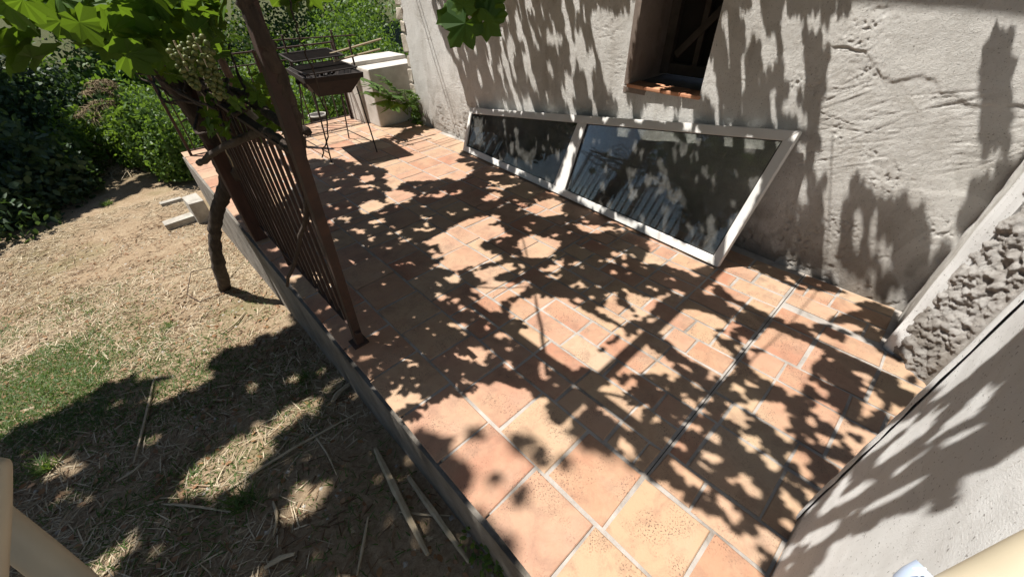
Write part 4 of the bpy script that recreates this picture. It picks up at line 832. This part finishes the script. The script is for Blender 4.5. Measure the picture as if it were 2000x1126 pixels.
for (sx, sy, ex, ey) in ((235, 200, 150, 232), (235, 190, 165, 185), (230, 205, 185, 240), (240, 180, 180, 165)):
    s, e_ = W(atA((sx, sy), 6.0)), W(atA((ex, ey), 5.8)); m_ = (s+e_)/2+Vector((0, 0, .12)); sp = spline([s, m_, e_], 10); n = 260
    t = rng.random(n)*(len(sp)-1.01); b_ = np.array([sp[int(x)].lerp(sp[int(x)+1], x-int(x)) for x in t]); blades('frond', b_, rng.uniform(.06, .18, n), 'frond', .006, 1.2, df, curve=1.2)
# young plant at the wall corner
yp = empty('wall_plant', P(3.17, 1.76, -1), 'young plant with long pinnate leaves growing at the stone wall corner', 'plant')
for (ex, ey, a_) in ((705, 150, 3.05), (720, 165, 3.0), (748, 150, 3.12), (735, 200, 2.98), (765, 185, 3.0), (790, 175, 3.05), (760, 210, 2.95), (800, 205, 3.0), (712, 178, 3.0)):
    base = W(atA((797, 225), 3.14)); e_ = W(atA((ex, ey), a_)); mid = (base+e_)/2+Vector((0, 0, .10)); sp = spline([base, mid, e_], 8); mb = MB(); mb.tube(sp, .0035, 5); st = mb.build('stalk', MT['yellowgreen'], yp, loc=base)
    for i in range(5, len(sp)):
        for s_ in (-1, 1):
            t = (sp[min(i+1, len(sp)-1)]-sp[i-1]).normalized(); sd = t.cross(Vector((0, 0, 1))).normalized()*s_; dv = (sd*.8+t*.5+Vector((0, 0, -.35+random.uniform(-.2, .2)))).normalized(); L = random.uniform(.11, .17)
            x = dv.cross(Vector((0, 0, 1))).normalized()*L*.2; p0 = sp[i]; mb = MB(); mb.add([p0, p0+dv*L*.4+x, p0+dv*L, p0+dv*L*.4-x], [(0, 1, 2), (0, 2, 3)]); mb.build('leaflet', MT['yellowgreen'], st, loc=p0)
n = 420; p = np.stack([rng.normal(size=n)*.035+wallB(3.13)*S-.04, rng.normal(size=n)*.06+3.12*S, rng.random(n)**1.3*.42], 1)
ci = empty('corner_ivy', P(3.12, 1.81, -1), 'small variegated ivy creeping up the stone corner of the house', 'plant'); link('foliage', scatter('foliage', VL, VLf, p, rand_rot(n, 1.2, (-.8, -.4, .3)), rng.uniform(.012, .026, n)), MT['yellowgreen'], ci, kind='stuff')
pot = empty('garden_pot', W(atA((620, 224), 4.05)), 'dark round pot with a pale rim behind the far railing', 'pot')
c_ = W(atA((620, 224), 4.05)); mb = MB(); sp = [c_+Vector((.13*math.cos(t), .13*math.sin(t), 0)) for t in np.linspace(0, 2*math.pi, 25)]; mb.tube(sp, .012, 6); mb.build('rim', MT['white'], pot, loc=c_)
mb = MB(); mb.tube([c_-Vector((0, 0, .3)), c_-Vector((0, 0, .002))], [.09, .122], 20); mb.build('body', MT['iron'], pot, loc=c_)

# ------------------------------------------------------------------ yard litter
def zone(num, a0, a1, b0, b1, power=1.0):
    a = a0+(a1-a0)*rng.random(num)**power; b = rng.uniform(b0, b1, num); return a, b
def on_g(a, b, dz=0): return np.stack([b*S, a*S, (gz(a, b)+.012*fbm(a*9, b*9, 4, 9)+1)*S+dz], 1)
a, b = zone(62000, -.1, 5.2, -1.7, .19, 1.25); k = rng.random(len(a)) < .42+2.6*fbm(a*2.6, b*2.6, 4, 77); a, b = a[k], b[k]
blades('straw_litter', on_g(a, b, .004), rng.uniform(.03, .16, len(a)), 'drygrass', .0030, 1.38, curve=.1)
a, b = zone(34000, -.1, 5.0, -1.7, .19, 1.2); k = rng.random(len(a)) < .25+2.2*fbm(a*5, b*5, 3, 101); a, b = a[k], b[k]
blades('brown_litter', on_g(a, b, .005), rng.uniform(.02, .11, len(a)), 'darklitter', .0042, 1.42, curve=.08)
n = 2000; a, b = zone(n, 0, 4.6, -1.6, .19, 1.2); link('leaf_litter', scatter('leaf_litter', simple_leaf, SLf, on_g(a, b, .012), rand_rot(n, .6), rng.uniform(.008, .024, n)), MT['dead'], kind='stuff')
n = 700; a, b = zone(n, 0, 4.6, -1.6, .19, 1.2); tv = [(-1, -.8, 0), (1, -.9, 0), (.9, .8, 0), (-.8, 1, 0), (-.6, -.5, .7), (.6, -.5, .6), (.5, .5, .8), (-.5, .6, .6)]; tf = [(4, 5, 6, 7), (0, 1, 5, 4), (1, 2, 6, 5), (2, 3, 7, 6), (3, 0, 4, 7)]
link('pebbles', scatter('pebbles', tv, tf, on_g(a, b, -.002), rand_rot(n, .3), rng.uniform(.004, .014, n)), MT['block'], kind='stuff')
a, b = zone(190000, -.1, 3.6, -1.5, .19, 1.1)
gpx = np.array([(M.inverted()@Vector(x)) for x in on_g(a, b)]); X = 1000+F*gpx[:, 0]/(-gpx[:, 2]); Y = 563-F*gpx[:, 1]/(-gpx[:, 2])
dens = np.exp(-(((X-90)/190)**2+((Y-760)/105)**2))*1.3+np.exp(-(((X-120)/300)**2+((Y-960)/150)**2))*.8+.35*np.exp(-(((X-400)/160)**2+((Y-690)/60)**2))+.35*np.exp(-(((X-560)/150)**2+((Y-760)/70)**2))+.05
dens *= np.clip(.55+3.0*fbm(a*4, b*4, 3, 88), 0, 2); k = rng.random(len(a)) < dens; a, b = a[k], b[k]
blades('grass', on_g(a, b), rng.uniform(.02, .065, len(a)), 'grass', .003, .7)
def tuft(px, py, label, n=90, L=.16):
    q = on_ground(np.array([[px, py]], float))[0]; o = empty('grass_tuft', W(q), label, 'grass'); p = np.array(W(q))+rng.normal(size=(n, 3))*np.array([.03, .03, .001])
    blades('blades', p, rng.uniform(.4, 1.1, n)*L, 'grass', .003, .55, o)
tuft(95, 915, 'bright long bladed grass tuft in the shade at lower left'); tuft(475, 985, 'small green grass tuft in the shaded litter'); tuft(210, 400, 'lone fresh green weed tuft on the bare yard', 120, .14); tuft(180, 610, 'thin dry green tuft in the middle of the yard', 50, .08)
tuft(540, 545, 'thin grass tuft at the foot of the terrace wall', 60, .1); tuft(330, 640, 'low grass tuft beside the fallen leaves', 80, .07); tuft(600, 740, 'dark grass tuft in the shade of the terrace wall', 90, .1)
wd = on_ground(np.array([[975, 1100]], float))[0]; wo = empty('leafy_weed', W(wd), 'low leafy weed growing at the foot of the terrace wall, bottom of the picture', 'plant'); n = 240
p = np.array(W(wd))+np.stack([rng.normal(size=n)*.07, rng.normal(size=n)*.09, rng.random(n)*.16], 1); link('foliage', scatter('foliage', simple_leaf, SLf, p, rand_rot(n, 1.0), rng.uniform(.008, .02, n)), MT['shrub'], wo, kind='stuff')
STICKS = [((735, 880), (838, 1088), .022, 'broad split cane lying nearest the terrace wall, left of its twin'), ((800, 935), (918, 1102), .018, 'split cane beside the terrace wall with a broken pale end'), ((440, 962), (705, 808), .009, 'long thin dry stick pointing at the terrace wall'), ((303, 742), (268, 905), .011, 'grey bent stick at the edge of the shade'),
          ((318, 985), (455, 1003), .008, 'thin twig lying level in the shaded litter'), ((535, 980), (538, 1050), .009, 'short upright looking stick in the shade'), ((650, 788), (695, 748), .02, 'flat pale bark piece against the terrace wall'), ((230, 940), (290, 900), .008, 'small grey twig left of the bent stick'),
          ((470, 520), (430, 560), .006, 'thin straw stalk leaning at the vine foot'), ((400, 515), (330, 540), .006, 'dark twig on the sunny yard'), ((480, 610), (430, 660), .008, 'dry cane bit on the sunny yard below the vine'), ((520, 1110), (580, 1085), .014, 'bark strip at the bottom of the yard'), ((720, 1010), (700, 1126), .008, 'thin dark twig near the bottom edge'), ((600, 830), (660, 930), .006, 'thin twig crossing the lit patch'), ((780, 1000), (880, 1010), .006, 'thin twig between the canes and the wall')]
for (s, e_, r, lab) in STICKS:
    q = on_ground(np.array([s, ((s[0]+e_[0])/2+random.uniform(-8, 8), (s[1]+e_[1])/2+random.uniform(-6, 6)), e_], float)); sp = spline([W(x)+Vector((0, 0, r*.8+.004+.008*i_)) for i_, x in enumerate(q)], 6)
    mb = MB(); mb.tube(sp, lerp_list([r*.6, r, r*.8, r*.5], len(sp)), 6, .12); o = mb.build('stick', MT['cane'], None, loc=sp[0]); tag(o, lab, 'stick', 'sticks lying in the yard')
LV = [(402, 582, .035, 'curled brown dead leaf near the vine foot'), (372, 640, .03, 'pale yellow dead leaf on the sunny yard'), (470, 1040, .022, 'white chip of bark in the shaded litter'), (495, 1056, .02, 'second pale chip right of the white one'), (545, 600, .035, 'brown dead leaf against the terrace wall'), (430, 610, .022, 'small brown leaf right of the curled one'), (520, 640, .03, 'tan leaf at the edge of the big shadow'), (255, 910, .02, 'grey leaf by the bent stick'), (130, 500, .02, 'small rusty leaf left in the yard'), (60, 800, .03, 'pale torn leaf on the green grass'), (840, 1050, .022, 'pale chip between the two canes'), (690, 1035, .02, 'pale leaf left of the broad cane'), (310, 520, .018, 'pale flake in the middle of the sunny yard'), (115, 795, .022, 'straw coloured leaf beside the grass shadow')]
for (x, y, r, lab) in LV:
    q = on_ground(np.array([[x, y]], float))[0]; o = D.objects.new('dead_leaf', random.choice(leaf_me).copy()); o.data.materials.clear(); o.data.materials.append(MT['cane'] if ('pale' in lab or 'white' in lab) else MT['dead']); C.objects.link(o)
    o.location = W(q)+Vector((0, 0, r*.5)); o.rotation_euler = (random.uniform(-.5, .5), random.uniform(-.5, .5), random.random()*6); o.scale = (r*1.1, r*.8, r*1.6); tag(o, lab, 'leaf', 'dead leaves on the yard')
q = [on_ground(np.array([p], float))[0] for p in ((432, 533), (382, 545), (370, 582), (393, 592), (445, 572))]
mb = MB(); mb.tube([W(q[0])+Vector((0, 0, .1)), W(q[1])+Vector((0, 0, .1)), W(q[2])+Vector((0, 0, .05)), W(q[3])+Vector((0, 0, .02)), W(q[4])+Vector((0, 0, .03))], .0045, 6); o = mb.build('bent_wire', MT['rust'], None, loc=W(q[2])); tag(o, 'bent rusty wire loop lying at the foot of the vine', 'wire')
# concrete blocks
def block(cpx, size, rot, label, dz=0):
    q = on_ground(np.array([cpx], float))[0]; mb = MB(); c = W(q)+Vector((0, 0, size[2]/2-.05+dz)); mb.box(c, size, Matrix.Rotation(rot, 3, 'Z'), .006); o = mb.build('concrete_block', MT['block'], None, loc=c, bevel=.008); tag(o, label, 'block', 'concrete step blocks by the terrace')
block((357, 437), (.42, .20, .15), .06, 'low concrete slab lying nearest the camera of the step blocks'); block((397, 425), (.20, .40, .36), .06, 'upright concrete block against the terrace wall', .02); block((336, 396), (.30, .12, .10), .06, 'half buried pale concrete kerb furthest back of the step blocks')
o = MB(); q = W(atA((482, 226), 1.75)); o.box(q, (.012, .16, .13), Matrix.Rotation(.5, 3, 'Z')@Matrix.Rotation(-.5, 3, 'Y')); o = o.build('slate_board', MT['grey'], None, loc=q, bevel=.003); tag(o, 'grey square board resting in the branches above the railing', 'board')

# ------------------------------------------------------------------ beige handrails at the lower corners
h1 = empty('beige_handrail', W(atD((10, 1000), .5)), 'beige rounded handrail upright and sloping bar at the lower left corner', 'handrail')
def thick(pts, r, name, par, mat='beige', n=20):
    sp = spline(pts, 8); rr = [r]*len(sp); rr[:9] = [max(.1, math.sqrt(1-(1-i_/9)**2))*r for i_ in range(9)]; rr[-1] = r*.7; mb = MB(); mb.tube(sp, rr, n); return mb.build(name, MT[mat], par, loc=sp[0], smooth=True)
thick([W(atD((-17, 894), .50)), W(atD((-17, 920), .50)), W(atD((-19, 1010), .50)), W(atD((-26, 1126), .51)), W(atD((-34, 1300), .52))], .017, 'upright', h1)
thick([W(atD((-120, 930), .57)), W(atD((-20, 1010), .57)), W(atD((70, 1080), .57)), W(atD((170, 1162), .57)), W(atD((420, 1370), .57))], .0215, 'sloping_bar', h1)
h2 = empty('beige_handrail', W(atD((1950, 1110), .42)), 'beige handrail bar crossing the lower right corner with a pale blue sleeve', 'handrail')
thick([W(atD((1790, 1238), .40)), W(atD((1880, 1194), .40)), W(atD((1960, 1155), .40)), W(atD((2080, 1097), .40)), W(atD((2300, 995), .42))], .030, 'bar', h2)
sp = [W(atD((1775, 1196), .40)), W(atD((1783, 1191), .40)), W(atD((1800, 1182), .40)), W(atD((1822, 1171), .40)), W(atD((1852, 1156), .40))]; mb = MB(); mb.tube(sp, [.012, .022, .029, .031, .031], 22); mb.build('sleeve', MT['blue'], h2, loc=sp[1], smooth=True)
fd = D.curves.new('letters', 'FONT'); fd.body = 'TE'; fd.size = .010; fd.extrude = .0004; fd.align_x = 'CENTER'; fd.align_y = 'CENTER'
tmp = D.objects.new('letters', fd); C.objects.link(tmp); bpy.context.view_layer.update()
lme = D.meshes.new_from_object(tmp.evaluated_get(bpy.context.evaluated_depsgraph_get())); D.objects.remove(tmp)
lo = D.objects.new('letters', lme); C.objects.link(lo); lme.materials.clear(); lme.materials.append(MT['lettering'])
q = W(atD((1800, 1117), .3735)); zdir = (Vector((0, 0, S))-q).normalized(); xdir = right.copy(); xdir = (xdir-zdir*xdir.dot(zdir)).normalized(); ydir = zdir.cross(xdir)
lo.matrix_basis = Matrix.LocRotScale(q, Matrix((xdir, ydir, zdir)).transposed().to_quaternion(), None); lo.parent = h2; lo.location = q-h2.location
